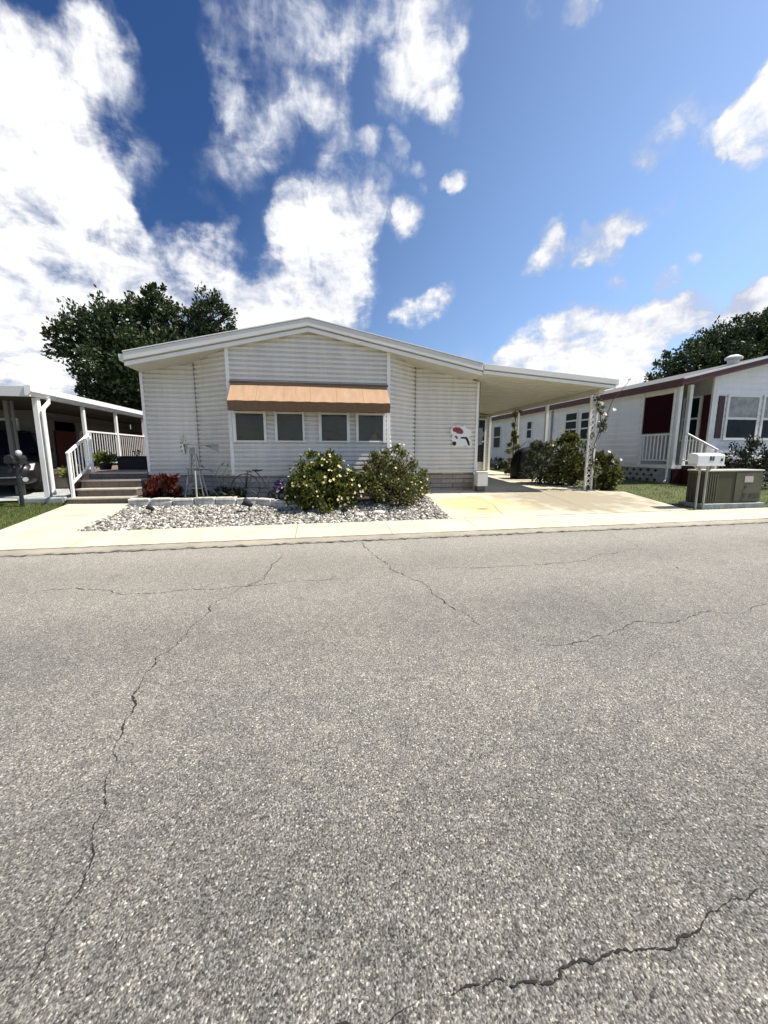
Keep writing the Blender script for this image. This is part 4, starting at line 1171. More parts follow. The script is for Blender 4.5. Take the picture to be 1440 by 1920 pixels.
# ================================================================== carport plants and cover
shrub('variegated_shrub', 'grey green variegated shrub between the second and front carport posts', 'shrub', (6.5, 10.6, .4),
      [(6.45, 10.6, 1.0, .42, .5), (6.75, 10.7, .8, .42, .4), (6.3, 10.5, 1.4, .28, .32), (6.6, 10.6, 1.65, .26, .3)], 2600, .13, M['leaf_var'], aspect=.38, shell=.35)
shrub('dark_shrub', 'dark green shrub behind the front carport post', 'shrub', (7.3, 10.2, .4),
      [(7.2, 10.3, 1.1, .5, .55), (7.0, 10.2, .8, .5, .42), (7.35, 10.3, 1.75, .4, .38), (7.0, 10.5, 1.55, .35, .35)], 4200, .12, M['leaf_gr'], aspect=.5, shell=.4)
shrub('broad_shrub', 'bright leaved shrub on the lawn right of the front carport post', 'shrub', (7.9, 9.6, .38),
      [(7.75, 9.6, .8, .42, .42), (8.0, 9.7, .62, .4, .32), (7.6, 9.5, 1.15, .3, .3), (8.25, 9.8, 1.1, .2, .2), (7.55, 9.4, .62, .34, .3)], 3200, .12, M['leaf_gr'], flowers=(7, .05, M['bloom_white']), aspect=.5, shell=.4, up=.6)
vn = thing('flowering_vine', 'climbing vine with white flowers on the front carport post', 'vine', (7.15, 9.25, .36))
m_ = MB()
pv = [Vector((7.18 + .07 * math.sin(z * 4), 9.22 + .05 * math.cos(z * 4), z)) for z in np.linspace(.36, 2.7, 24)]
m_.tube(pv, [.016] * 12 + [.012] * 12, 6)
m_.tube([(7.25, 9.25, 1.7), (7.42, 9.25, 2.1), (7.5, 9.2, 2.5)], .008, 5); m_.tube([(7.3, 9.24, 2.0), (7.55, 9.2, 2.7), (7.82, 9.2, 3.0), (7.98, 9.2, 3.2)], [.01, .008, .006, .004], 5)
m_.build('stem', M['stem'], vn, smooth=True)
leaf_obj('foliage', [(p.x + random.uniform(-.05, .07), p.y, p.z, .09) for p in pv[4:]] + [(7.45, 9.22, 2.3, .12), (7.36, 9.25, 2.1, .1), (7.52, 9.2, 2.5, .1)], 620, .085, M['leaf_var'], vn, shell=.2)
V, cc, cs_ = leaves([(7.22, 9.2, 2.62, .08), (7.55, 9.18, 2.45, .07), (7.34, 9.2, 2.3, .07), (7.28, 9.2, 1.5, .05)], 46, .1, shell=.1)
for q_ in V[::6]:
    b_ = link('blossom', blossom_mesh(M['bloom_white']), vn); b_.location = Vector(q_[0]) - Vector(vn.location); b_.scale = (.055,) * 3; b_.rotation_euler = (random.uniform(.3, 1.3), random.uniform(-.6, .6), random.random())
leaf_obj('bud', [(7.98, 9.2, 3.21, .03)], 12, .05, M['leaf_dark'], vn, shell=.1)
vn2 = thing('post_vine', 'yellow green creeper wrapped round the third carport post', 'vine', (7.1, 13.35, .5))
leaf_obj('foliage', [(7.02 + random.uniform(-.08, .06), 13.3, z, .15 + .09 * max(0, 1 - abs(z - 1.1))) for z in np.linspace(.6, 2.75, 14)], 1700, .11, M['leaf_vine'], vn2, shell=.3)
m_ = MB(); m_.tube([(7.0, 13.28, .5), (6.98, 13.27, 1.5), (7.02, 13.28, 2.7)], .02, 6); m_.build('stem', M['stem'], vn2)

cg = thing('covered_grill', 'barbecue under a black vinyl cover beneath the carport', 'grill', (6.8, 12, .5))
bmg = bmesh.new(); bmesh.ops.create_cube(bmg, size=1)
bmesh.ops.subdivide_edges(bmg, edges=bmg.edges[:], cuts=5, use_grid_fill=True)
for v in bmg.verts:
    t = v.co.z + .5
    w = .95 - .35 * max(0, t - .55)
    sx = v.co.x * .78 * w + .12 * max(0, t - .45)
    v.co = Vector((6.78 + sx * (1 + .05 * math.sin(t * 9 + v.co.y * 6)), 12.1 + v.co.y * .6 * w, .47 + t * (1.0 + .14 * (v.co.x + .3)) - (.14 * max(0, abs(v.co.x) - .25) if t > .9 else 0)))
me = bpy.data.meshes.new('cover'); bmg.to_mesh(me); bmg.free(); me.materials.append(M['cover'])
me.polygons.foreach_set('use_smooth', [True] * len(me.polygons))
o = link('cover', me, cg); o.modifiers.new('s', 'SUBSURF').render_levels = 1
m_ = MB()
for x in (6.5, 7.05):
    m_.tube([(x, 11.9, .46), (x, 11.9, .56)], .03, 8)
m_.build('caster', M['metal_dark'], cg)

# ================================================================== right neighbour
RX0, RYF = 11.0, 10.6
rn = thing('manufactured_house', 'white house with maroon trim and corner porch right of the carport', 'house', (13, 14, .4))
RB = 24.0
rs = M['siding_right']
gs_ = .243
RXE = 20.6                                       # right eave, ridge half way
RRX = (RX0 + RXE) / 2


def rroof(x):
    return 3.45 + (min(x, 2 * RRX - x) - RX0) * gs_


clipA = ((RX0, 0, 3.45), (-gs_, 0, 1)); clipB = ((RXE, 0, 3.45), (gs_, 0, 1))
clapboard('siding_panel', (RX0, 12.03), (RX0, RB), .93, 3.46, (-1, 0), rs, rn, lap=.2, proud=.014)
clapboard('siding_panel', (12.2, RYF), (12.2, 12.03), .93, 3.75, (-1, 0), M['shaded_siding'], rn, lap=.2, proud=.014)
clapboard('siding_panel', (12.2, RYF), (RXE, RYF), .93, 5.9, (0, -1), rs, rn, lap=.2, proud=.014, clip=(clipA, clipB))
clapboard('siding_panel', (RX0, 12.03), (12.2, 12.03), .93, 3.75, (0, -1), M['shaded_siding'], rn, lap=.2, proud=.014, clip=(clipA,))
clapboard('siding_panel', (RX0, RB), (RXE, RB), .93, 5.9, (0, 1), rs, rn, lap=.2, clip=(clipA, clipB))
clapboard('siding_panel', (RXE, RYF), (RXE, RB), .93, 3.46, (1, 0), rs, rn, lap=.2)
m_ = MB()
pl_ = [(RX0 - .25, rroof(RX0) - .06), (RRX, rroof(RRX)), (RXE + .25, rroof(RX0) - .06)]
m_.prism_y([(a, b + .14) for a, b in pl_] + [(a, b + .0) for a, b in reversed(pl_)], RYF - .28, RB + .3)
rf = m_.build('roof', [M['roofing'], M['white']], rn)
for f in rf.data.polygons:
    f.material_index = 1 if f.normal.z < -.5 else 0
m_ = MB(); m_.prism_y([(a, b + .115) for a, b in pl_] + [(a, b - .055) for a, b in reversed(pl_)], RYF - .31, RYF - .282); m_.build('fascia', M['maroon_trim'], rn)
m_ = MB(); m_.prism_y([(a, b + .165) for a, b in pl_] + [(a, b + .118) for a, b in reversed(pl_)], RYF - .325, RYF - .2); m_.build('drip_edge', M['fascia'], rn)
m_ = MB(); m_.box(RX0 - .285, RX0 - .252, RYF - .31, RB + .3, rroof(RX0) - .14, rroof(RX0) + .085); m_.build('fascia', M['maroon_trim'], rn)
m_ = MB(); m_.lathe([(.16, 0), (.16, .2), (.24, .22), (.25, .28), (.12, .36)], (14.1, 11.7, rroof(14.1) + .08), 14); m_.build('roof_vent', M['white'], rn)
# porch
m_ = MB(); m_.box(RX0 - .02, 12.18, RYF, 12.0, .84, .95); m_.build('porch_floor', M['white'], rn)
for x, y, w in ((RX0 + .05, RYF + .06, .11), (RX0 + .42, RYF + .06, .11)):
    m_ = MB(); m_.box(x - w / 2, x + w / 2, y - w / 2, y + w / 2, .95, 3.42); m_.build('porch_post', M['white'], rn, bevel=.006)
m_ = MB(); m_.box(RX0 - .01, RX0 + .09, 11.93, 12.025, .95, 3.42); m_.build('porch_post', M['white'], rn)
m_ = MB(); m_.box(RX0 + .02, RX0 + .07, RYF + .12, 11.93, 3.2, 3.42); m_.build('porch_beam', M['white'], rn)
m_ = MB(); m_.box(RX0 + .02, RX0 + .04, RYF + .125, 11.92, 1.98, 3.19); m_.build('roller_blind', M['blind'], rn)
m_ = MB(); m_.box(RX0 + .02, RX0 + .07, RYF + .12, 11.93, 1.90, 1.95); m_.box(RX0 + .025, RX0 + .06, RYF + .12, 11.93, 1.08, 1.12); m_.build('railing', M['rail'], rn)
for k in range(9):
    y = RYF + .24 + k * .142
    m_ = MB(); m_.box(RX0 + .03, RX0 + .06, y - .012, y + .012, 1.12, 1.9); m_.build('baluster', M['rail'], rn)
# skirting of pierced blocks
m_ = MB()
m_.box(RX0 + .03, RX0 + .09, RYF + .1, RB, .3, .83); m_.box(12.2, RXE - .05, RYF + .05, RYF + .1, .3, .92)
m_.build('skirting', M['concrete_grey'], rn)
m_ = MB()
yy = RYF + .5; k = 0
for r_i in range(3):
    for c_i in range(34):
        y0 = RYF + .55 + c_i * .30 + (.15 if r_i % 2 else 0)
        z0 = .40 + r_i * .155
        if y0 < 21.5:
            m_.prism_x([(y0, z0 + .05), (y0 + .07, z0 + .1), (y0 + .15, z0 + .05), (y0 + .07, z0)], RX0 + .012, RX0 + .028)
m_.build('vent_hole', M['black'], rn)
m_ = MB(); m_.box(RX0 - .005, RX0 + .09, 12.03, RB, .84, .925); m_.box(12.2, RXE, RYF - .01, RYF + .05, .86, .925); m_.build('base_trim', M['white'], rn)
m_ = MB(); m_.tube([(RX0 - .03, RYF + .14, 3.3), (RX0 - .03, RYF + .14, .55), (RX0 - .2, RYF + .02, .42)], .035, 8); m_.build('downspout', M['white'], rn)
m_ = MB(); m_.tube([(RX0 - .05, 17.2, 3.3), (RX0 - .05, 17.2, .6)], .045, 8); m_.build('downspout', M['concrete_grey'], rn)


def win_x(y0, y1, z0, z1, bars, X=RX0, pane=M['pane_right'], fr=.06):
    m_ = MB(); xf, xb = X - .045, X - .012
    m_.box(xf, xb, y0, y0 + fr, z0, z1); m_.box(xf, xb, y1 - fr, y1, z0, z1); m_.box(xf, xb, y0 + fr, y1 - fr, z0, z0 + fr); m_.box(xf, xb, y0 + fr, y1 - fr, z1 - fr, z1)
    for b in bars:
        m_.box(xf + .004, xb, y0 + fr, y1 - fr, b - .03, b + .03)
    w = m_.build('window', M['frame'], rn)
    m_ = MB(); m_.box(X - .028, X - .014, y0 + fr, y1 - fr, z0 + fr, z1 - fr); m_.build('pane', pane, w)


win_x(15.34, 16.2, 1.85, 3.1, (2.35, 2.72)); win_x(14.4, 15.15, 1.85, 3.05, (2.35, 2.7))
win_x(18.95, 19.5, 2.05, 3.0, (2.55,)); win_x(22.5, 23.5, 1.6, 2.98, (2.3,))
win_x(10.93, 11.56, 1.72, 3.16, (2.45,), X=12.2)
m_ = MB(); m_.box(12.155, 12.185, 10.64, 10.86, 1.72, 3.15); m_.build('shutter', M['maroon'], rn)
m_ = MB(); m_.box(12.165, 12.25, RYF - .03, RYF + .03, .93, 3.7); m_.build('corner_trim', M['white'], rn)
m_ = MB(); m_.box(12.40, 12.62, RYF - .04, RYF - .017, 1.80, 3.10); m_.build('shutter', M['maroon'], rn)


def win_y(x0, x1, z0, z1, zb):
    m_ = MB(); yf, yb = RYF - .05, RYF - .017; fr = .075
    m_.box(x0, x0 + fr, yf, yb, z0, z1); m_.box(x1 - fr, x1, yf, yb, z0, z1); m_.box(x0 + fr, x1 - fr, yf, yb, z0, z0 + fr); m_.box(x0 + fr, x1 - fr, yf, yb, z1 - fr, z1)
    m_.box(x0 + fr, x1 - fr, yf + .004, yb, zb - .035, zb + .035)
    w = m_.build('window', M['frame'], rn)
    m_ = MB(); m_.box(x0 + fr, x1 - fr, yf + .02, yb, z0 + fr, zb - .035); m_.build('pane', M['pane_right'], w)
    m_ = MB(); m_.box(x0 + fr, x1 - fr, yf + .02, yb, zb + .035, z1 - fr); m_.build('blind', M['concrete_grey'], w)


win_y(12.72, 13.98, 1.74, 3.16, 2.42); win_y(14.08, 15.4, 1.74, 3.18, 2.42)
m_ = MB(); m_.box(15.5, 15.72, RYF - .04, RYF - .017, 1.80, 3.10); m_.build('shutter', M['maroon'], rn)
m_ = MB(); m_.box(12.26, 12.36, RYF - .03, RYF - .017, .93, 3.7); m_.build('corner_trim', M['white'], rn)

# porch steps with a maroon side
ps = thing('porch_steps', 'maroon sided porch steps with a white sloping handrail', 'steps', (11.7, 10, .3))
m_ = MB(); m_.prism_x([(RYF - .03, .2), (RYF - .03, .93), (10.25, .93), (10.25, .72), (9.98, .72), (9.98, .52), (9.7, .52), (9.7, .2)], 11.34, 12.15); m_.build('stair_block', M['concrete_grey'], ps)
m_ = MB(); m_.box(11.30, 11.335, 9.95, RYF - .04, .2, .94); m_.box(11.03, 11.298, RYF - .045, RYF - .012, .25, .835); m_.build('side_panel', M['maroon'], ps)
m_ = MB(); m_.bar((11.32, RYF - .02, 1.97), (11.32, 9.5, 1.42), .05, .04); m_.build('handrail', M['rail'], ps)
m_ = MB(); m_.bar((11.32, RYF - .02, 1.12), (11.32, 9.98, .98), .035, .035); m_.build('bottom_rail', M['rail'], ps)
m_ = MB(); m_.box(11.29, 11.35, 9.98, 10.04, .5, 1.68); m_.build('rail_post', M['rail'], ps)
m_ = MB(); m_.box(11.29, 11.35, 9.5, 9.56, .2, 1.43); m_.build('rail_post', M['rail'], ps)
for k in range(5):
    y = RYF - .1 - k * .105
    m_ = MB(); m_.box(11.31, 11.33, y - .011, y + .011, 1.1 - k * .02, 1.97 - (RYF - y) * .5); m_.build('baluster', M['rail'], ps)
# handrail of the side door further back
sr = thing('side_handrail', 'white sloping handrail by the neighbour wall seen under the carport', 'handrail', (10.6, 19.5, .6))
m_ = MB(); m_.bar((10.7, 20.6, 1.32), (10.7, 18.85, 1.98), .08, .08); m_.build('top_rail', M['rail'], sr)
for y in (20.5, 18.9):
    m_ = MB(); m_.box(10.66, 10.74, y - .04, y + .04, .58, 1.32 + (20.6 - y) * .377); m_.build('rail_post', M['rail'], sr)
shrub('hedge', 'low dark hedge at the far end of the neighbour wall', 'hedge', (8.9, 17.5, .6), [(8.3, 17.3, .78, .45, .3), (8.9, 17.5, .8, .45, .32), (9.5, 17.4, .78, .45, .3)], 1600, .12, M['leaf_dark'], shell=.4)
shrub('dark_round_shrub', 'dark rounded shrub under the neighbour front window', 'shrub', (12.7, 9.85, .35),
      [(12.35, 9.8, 1.05, .55, .5), (12.95, 9.9, 1.15, .6, .55), (13.5, 9.9, 1.1, .5, .5), (12.7, 9.8, .7, .6, .4), (13.3, 9.8, .7, .6, .4)], 5200, .09, M['leaf_dark'], shell=.5)

# air conditioner
ac = thing('air_conditioner', 'olive packaged air conditioner unit on the lawn edge', 'air conditioner', (9.2, 7.6, .2))
ax0, ax1, ay_, ayb, azb, azt = 8.47, 9.98, 7.28, 7.72, .22, .93
m_ = MB(); m_.box(ax0 - .08, ax1 + .08, ay_ - .06, ayb + .08, .06, .21); m_.build('pad', M['concrete_grey'], ac, bevel=.01)
m_ = MB(); m_.box(ax0, ax1, ay_, ayb, azb, azt); m_.build('body', M['acbody'], ac, bevel=.012)
m_ = MB(); m_.box(ax0 - .02, ax1 + .02, ay_ - .02, ayb + .02, azt + .002, azt + .035); m_.build('top_cover', M['actop'], ac, bevel=.01)
m_ = MB(); m_.box(ax0 + .78, ax1 - .012, ay_ - .016, ay_ - .001, azb + .03, azt - .03); pnl = m_.build('access_panel', M['acpanel'], ac, bevel=.004)
m_ = MB(); m_.box(ax1 - .50, ax1 - .27, ay_ - .021, ay_ - .0165, azt - .25, azt - .11); m_.build('label_plate', M['label'], pnl)
m_ = MB(); m_.box(ax1 - .32, ax1 - .06, ay_ - .022, ay_ - .0165, azb + .12, azb + .21); m_.build('grille', M['acdark'], pnl)
m_ = MB(); m_.tube([(ax1 - .46, ay_ - .03, azb + .18), (ax1 - .46, ay_ - .016, azb + .18)], .045, 12); m_.tube([(ax1 - .46, ay_ - .03, azb + .36), (ax1 - .46, ay_ - .016, azb + .36)], .03, 12); m_.build('port', M['acdark'], pnl)
m_ = MB()
for k in range(5):
    y = ay_ + .04 + k * .08
    m_.box(ax0 - .014, ax0 - .001, y, y + .04, azb + .06, azt - .06)
m_.build('louvre', M['acdark'], ac)
m_ = MB()
for k in range(5):
    x = ax0 + .03 + k * .062
    m_.box(x, x + .03, ay_ - .014, ay_ - .001, azb + .06, azt - .05)
m_.build('louvre', M['acpanel'], ac)

# white mailbox pair on two posts
mbx = thing('mailbox', 'white double mailbox on two thin posts before the air conditioner', 'mailbox', (8.25, 7.1, .17))
m_ = MB()
pr = [(-.11, 0), (.11, 0), (.11, .235), (.09, .25), (-.085, .225), (-.112, .19)]
m_.prism_x([(7.1 + a, 1.09 + b) for a, b in pr], 7.87, 8.54); m_.build('box_body', M['sign_white'], mbx, bevel=.008)
m_ = MB(); m_.box(7.85, 8.56, 6.98, 7.22, 1.065, 1.088); m_.build('shelf', M['white'], mbx)
for i, (x, z, w, h) in enumerate(((8.16, 1.18, .045, .09), (8.225, 1.18, .045, .09), (8.44, 1.165, .05, .06))):
    m_ = MB(); y = 7.1 - .11
    m_.box(x, x + w, y - .006, y - .001, z, z + h * .22); m_.box(x, x + w, y - .006, y - .001, z + h * .39, z + h * .61); m_.box(x, x + w, y - .006, y - .001, z + h * .78, z + h)
    m_.box(x, x + w * .3, y - .0055, y - .001, z + h * .2, z + h * .8); m_.box(x + w * .7, x + w, y - .0055, y - .001, z + h * .2, z + h * .8)
    m_.build('numeral', M['black'], mbx)
for x in (8.07, 8.26):
    m_ = MB(); m_.box(x - .016, x + .016, 7.084, 7.116, .1, 1.064); m_.build('post', M['pipe'], mbx)
m_ = MB(); m_.bar((8.07, 7.1, .94), (7.92, 7.1, 1.062), .022); m_.bar((8.26, 7.1, .94), (8.42, 7.1, 1.062), .022); m_.build('brace', M['pipe'], mbx)

# ================================================================== left neighbour
ln = thing('manufactured_house', 'shaded neighbour house with white edged porch roof and dark red door', 'house', (-8, 12, .4))
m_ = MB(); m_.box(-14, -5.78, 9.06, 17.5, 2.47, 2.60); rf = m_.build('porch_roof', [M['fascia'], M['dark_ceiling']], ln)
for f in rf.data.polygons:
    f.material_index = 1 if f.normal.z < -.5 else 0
m_ = MB(); m_.box(-14, -5.70, 9.02, 9.055, 2.46, 2.665); m_.build('fascia', M['fascia'], ln, bevel=.006)
m_ = MB(); m_.prism_y([(-5.775, 2.48), (-5.72, 2.48), (-5.66, 2.56), (-5.66, 2.675), (-5.775, 2.675)], 9.0, 17.5); m_.build('gutter', M['white'], ln)
m_ = MB(); m_.tube([(-5.70, 9.55, 2.5), (-5.70, 9.55, 2.40), (-5.72, 9.40, 2.27), (-5.69, 9.33, 2.2), (-5.69, 9.33, .55), (-5.64, 9.27, .47)], .04, 8); m_.build('downspout', M['white'], ln)
for y, zb, w in ((9.34, .3, .10), (10.95, .9, .07), (12.52, .95, .07), (14.3, .95, .08), (16.5, .95, .08)):
    m_ = MB(); m_.box(-5.80 - w / 2, -5.80 + w / 2, y - w / 2, y + w / 2, zb, 2.47); m_.build('porch_post', M['white'], ln, bevel=.006)
m_ = MB(); m_.box(-6.8, -6.72, 9.9, 9.98, .4, 2.47); m_.box(-6.66, -6.62, 9.9, 9.94, .4, 2.47); m_.build('porch_post', M['beige_wall'], ln)
# house body
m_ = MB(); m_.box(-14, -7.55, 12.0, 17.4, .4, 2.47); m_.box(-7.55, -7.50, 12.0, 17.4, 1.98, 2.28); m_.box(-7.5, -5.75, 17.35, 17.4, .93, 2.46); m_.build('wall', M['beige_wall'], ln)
m_ = MB(); m_.box(-7.5, -5.72, 10.9, 17.4, .82, .93); m_.box(-7.5, -5.85, 11.0, 17.3, .4, .815); m_.build('porch_floor', M['deck'], ln)
m_ = MB(); m_.box(-7.54, -7.50, 12.7, 13.65, .94, 1.975); m_.box(-7.54, -7.50, 12.7, 13.65, 1.975, 2.25); dr = m_.build('door', M['darkred'], ln)
m_ = MB(); m_.tube([(-7.5, 13.5, 1.6), (-7.44, 13.5, 1.6)], .03, 8); m_.build('handle', M['chrome'], dr)
for y0, y1 in ((13.9, 15.4), (15.6, 16.9)):
    m_ = MB(); m_.box(-7.545, -7.49, y0, y0 + .06, 1.15, 1.98); m_.box(-7.545, -7.49, y1 - .06, y1, 1.15, 1.98); m_.box(-7.545, -7.485, y0, y1, 1.985, 2.02)
    w = m_.build('window', M['frame'], ln)
    m_ = MB(); m_.box(-7.545, -7.51, y0 + .06, y1 - .06, 1.15, 1.975); m_.build('pane', M['black'], w)
m_ = MB(); m_.box(-9.0, -8.94, 11.955, 12.0, 1.35, 2.25); m_.box(-7.98, -7.92, 11.955, 12.0, 1.35, 2.25); m_.box(-8.94, -7.98, 11.955, 12.0, 2.19, 2.25); m_.box(-8.94, -7.98, 11.955, 12.0, 1.35, 1.41); m_.box(-8.94, -7.98, 11.96, 12.0, 1.77, 1.82)
w = m_.build('window', M['frame'], ln)
m_ = MB(); m_.box(-8.94, -7.98, 11.975, 11.995, 1.41, 2.19); m_.build('pane', M['black'], w)
# porch railing
m_ = MB(); m_.box(-5.83, -5.78, 11.0, 12.48, 1.86, 1.90); m_.box(-5.82, -5.79, 11.0, 12.48, 1.05, 1.085); m_.box(-5.83, -5.78, 12.56, 14.26, 1.86, 1.90); m_.box(-5.82, -5.79, 12.56, 14.26, 1.05, 1.085)
m_.build('railing', M['rail'], ln)
for k in range(26):
    y = 11.08 + k * .122
    if abs(y - 12.52) > .06:
        m_ = MB(); m_.box(-5.812, -5.796, y - .008, y + .008, 1.085, 1.86); m_.build('baluster', M['rail'], ln)
ct = thing('porch_curtain', 'red striped curtain hanging at the far end of the shaded porch', 'curtain', (-6.2, 15.2, .95))
m_ = MB(); n = 40
va = [(-6.75 + .85 * i / n, 14.9 + .04 * math.sin(i * 1.3), 2.0) for i in range(n + 1)]
vb = [(a, b, .98) for a, b, c in va]
m_.add(va + vb, [(i, i + 1, n + 2 + i, n + 1 + i) for i in range(n)]); o = m_.build('cloth', M['curtain'], ct, smooth=True)
o.modifiers.new('s', 'SOLIDIFY').thickness = .006
m_ = MB(); m_.tube([(-6.85, 14.9, 2.02), (-5.86, 14.9, 2.02)], .012, 8); m_.build('rod', M['metal_dark'], ct)
# concrete parking kerb at the drive edge
o = MB().box(-6.18, -5.32, 9.0, 9.16, .2, .42).build('parking_kerb', M['concrete_grey'], bevel=.025)
tag(o, 'grey concrete kerb block at the foot of the white porch post', 'kerb')

# car nosing out of the neighbour's carport
car = thing('parked_car', 'dark grey car parked nose out under the left neighbour roof', 'car', (-6.36, 9.95, .40))
cx, cy0, gz0 = -7.20, 9.75, .40
secs = [  # y from the nose, half width, bottom z, belt z, crown z
    (0.0, .62, .30, .50, .60), (.06, .76, .22, .62, .70), (.22, .86, .20, .70, .775), (.7, .90, .20, .78, .86), (1.35, .92, .20, .90, .96),
    (1.9, .92, .20, .94, 1.0), (3.6, .92, .20, .95, 1.0), (4.2, .90, .22, .95, 1.0), (4.55, .80, .30, .85, .92)]
V, F = [], []
ring = lambda y, hw, zb, zt, zc: [(cx + s * w, cy0 + y, gz0 + z) for s, w, z in (
    (-1, hw * .86, zb), (-1, hw * .98, zb + .12), (-1, hw, (zb + zt) / 2 + .08), (-1, hw * .955, zt - .02), (-1, hw * .80, zt + (zc - zt) * .75), (-1, hw * .35, zc), (1, hw * .35, zc), (1, hw * .80, zt + (zc - zt) * .75), (1, hw * .955, zt - .02), (1, hw, (zb + zt) / 2 + .08), (1, hw * .98, zb + .12), (1, hw * .86, zb))]
m_ = MB(); rn_ = 12
vs = [p for s in secs for p in ring(*s)]
fc = []
for i in range(len(secs) - 1):
    for k in range(rn_):
        a, b = i * rn_ + k, i * rn_ + (k + 1) % rn_
        fc.append((a, b, b + rn_, a + rn_))
fc.append(tuple(range(rn_))); fc.append(tuple(reversed(range((len(secs) - 1) * rn_, len(secs) * rn_))))
m_.add(vs, fc); body = m_.build('body', M['car'], car, smooth=True)
body.modifiers.new('s', 'SUBSURF').render_levels = 2
m_ = MB()                                        # cabin: lower glass ring, upper roof ring
lo = [(-.84, 1.25), (.84, 1.25), (.88, 2.2), (.88, 3.4), (.80, 4.3), (-.80, 4.3), (-.88, 3.4), (-.88, 2.2)]
hi = [(-.60, 2.1), (.60, 2.1), (.66, 2.5), (.66, 3.3), (.58, 3.75), (-.58, 3.75), (-.66, 3.3), (-.66, 2.5)]
m_.add([(cx + a, cy0 + b, gz0 + .94) for a, b in lo] + [(cx + a, cy0 + b, gz0 + 1.45) for a, b in hi], [(i, (i + 1) % 8, (i + 1) % 8 + 8, i + 8) for i in range(8)])
m_.build('windscreen', M['carglass'], car)
m_ = MB()
m_.add([(cx + a * 1.02, cy0 + b, gz0 + 1.44) for a, b in hi] + [(cx + a * .86, cy0 + b + (.15 if b < 2.3 else -.1 if b > 3.5 else 0), gz0 + 1.51) for a, b in hi], [tuple(range(8, 16)), tuple(reversed(range(8)))] + [(i, (i + 1) % 8, (i + 1) % 8 + 8, i + 8) for i in range(8)])
for s in (-1, 1):
    m_.tube([(cx + s * .85, cy0 + 1.24, gz0 + .94), (cx + s * .61, cy0 + 2.1, gz0 + 1.46)], .035, 6); m_.tube([(cx + s * .885, cy0 + 2.75, gz0 + .95), (cx + s * .665, cy0 + 2.75, gz0 + 1.46)], .03, 6)
m_.build('cabin_roof', M['car'], car)
for s in (-1, 1):
    m_ = MB(); m_.add([(cx + s * .80, cy0 + .10, gz0 + .56), (cx + s * .52, cy0 + .02, gz0 + .55), (cx + s * .50, cy0 + .07, gz0 + .66), (cx + s * .83, cy0 + .27, gz0 + .71),
                      (cx + s * .80, cy0 + .20, gz0 + .56), (cx + s * .52, cy0 + .12, gz0 + .55), (cx + s * .50, cy0 + .17, gz0 + .66), (cx + s * .83, cy0 + .37, gz0 + .71)],
                     [(0, 1, 2, 3), (7, 6, 5, 4), (0, 4, 5, 1), (1, 5, 6, 2), (2, 6, 7, 3), (3, 7, 4, 0)]); m_.build('headlight', M['lamp'], car, bevel=.01)
    m_ = MB(); m_.tube([(cx + s * .66, cy0 + .0, gz0 + .36), (cx + s * .66, cy0 + .06, gz0 + .36)], .05, 12); m_.build('fog_light', M['lamp'], car)
    for y in (.88, 3.65):
        m_ = MB(); m_.tube([(cx + s * .72, cy0 + y, gz0 + .31), (cx + s * .93, cy0 + y, gz0 + .31)], .31, 22); w = m_.build('wheel', M['tyre'], car)
        m_ = MB(); m_.tube([(cx + s * .92, cy0 + y, gz0 + .31), (cx + s * .945, cy0 + y, gz0 + .31)], .2, 18); m_.build('rim', M['chrome'], w)
    m_ = MB(); m_.box(cx + s * 1.0 - .09, cx + s * 1.0 + .09, cy0 + 1.55, cy0 + 1.65, gz0 + .95, gz0 + 1.07); m_.build('mirror', M['car'], car, bevel=.02)
m_ = MB(); m_.box(cx - .48, cx + .48, cy0 - .015, cy0 + .1, gz0 + .50, gz0 + .60); m_.build('grille', M['black'], car, bevel=.01)
m_ = MB(); m_.box(cx - .62, cx + .62, cy0 - .03, cy0 + .1, gz0 + .40, gz0 + .425); m_.build('bumper_strip', M['chrome'], car, bevel=.008)

car.rotation_euler = (0, 0, R(27))

# black mailbox post on the left lawn edge
lm = thing('mailbox', 'black mailbox on a black post in front of the parked grey car', 'mailbox', (-5.9, 8.72, .3))
m_ = MB(); m_.tube([(-5.90, 8.72, .2), (-5.90, 8.72, 1.14)], .035, 8); m_.build('post', M['metal_dark'], lm)
m_ = MB(); m_.prism_y([(-5.90 + a, 1.14 + b) for a, b in [(-.08, 0), (.08, 0), (.08, .1), (.055, .15), (0, .168), (-.055, .15), (-.08, .1)]], 8.52, 8.9); m_.build('box_body', M['metal_dark'], lm, bevel=.008)
m_ = MB(); m_.bar((-5.9, 8.72, .92), (-6.05, 8.72, 1.14), .03); m_.bar((-5.9, 8.72, .92), (-5.75, 8.72, 1.14), .03); m_.build('bracket', M['metal_dark'], lm)
m_ = MB(); m_.lathe([(.012, -.05), (.045, -.03), (.055, .01), (.04, .05), (.012, .065)], (-5.775, 8.62, 1.33), 14); m_.build('globe', M['lamp'], lm, smooth=True)

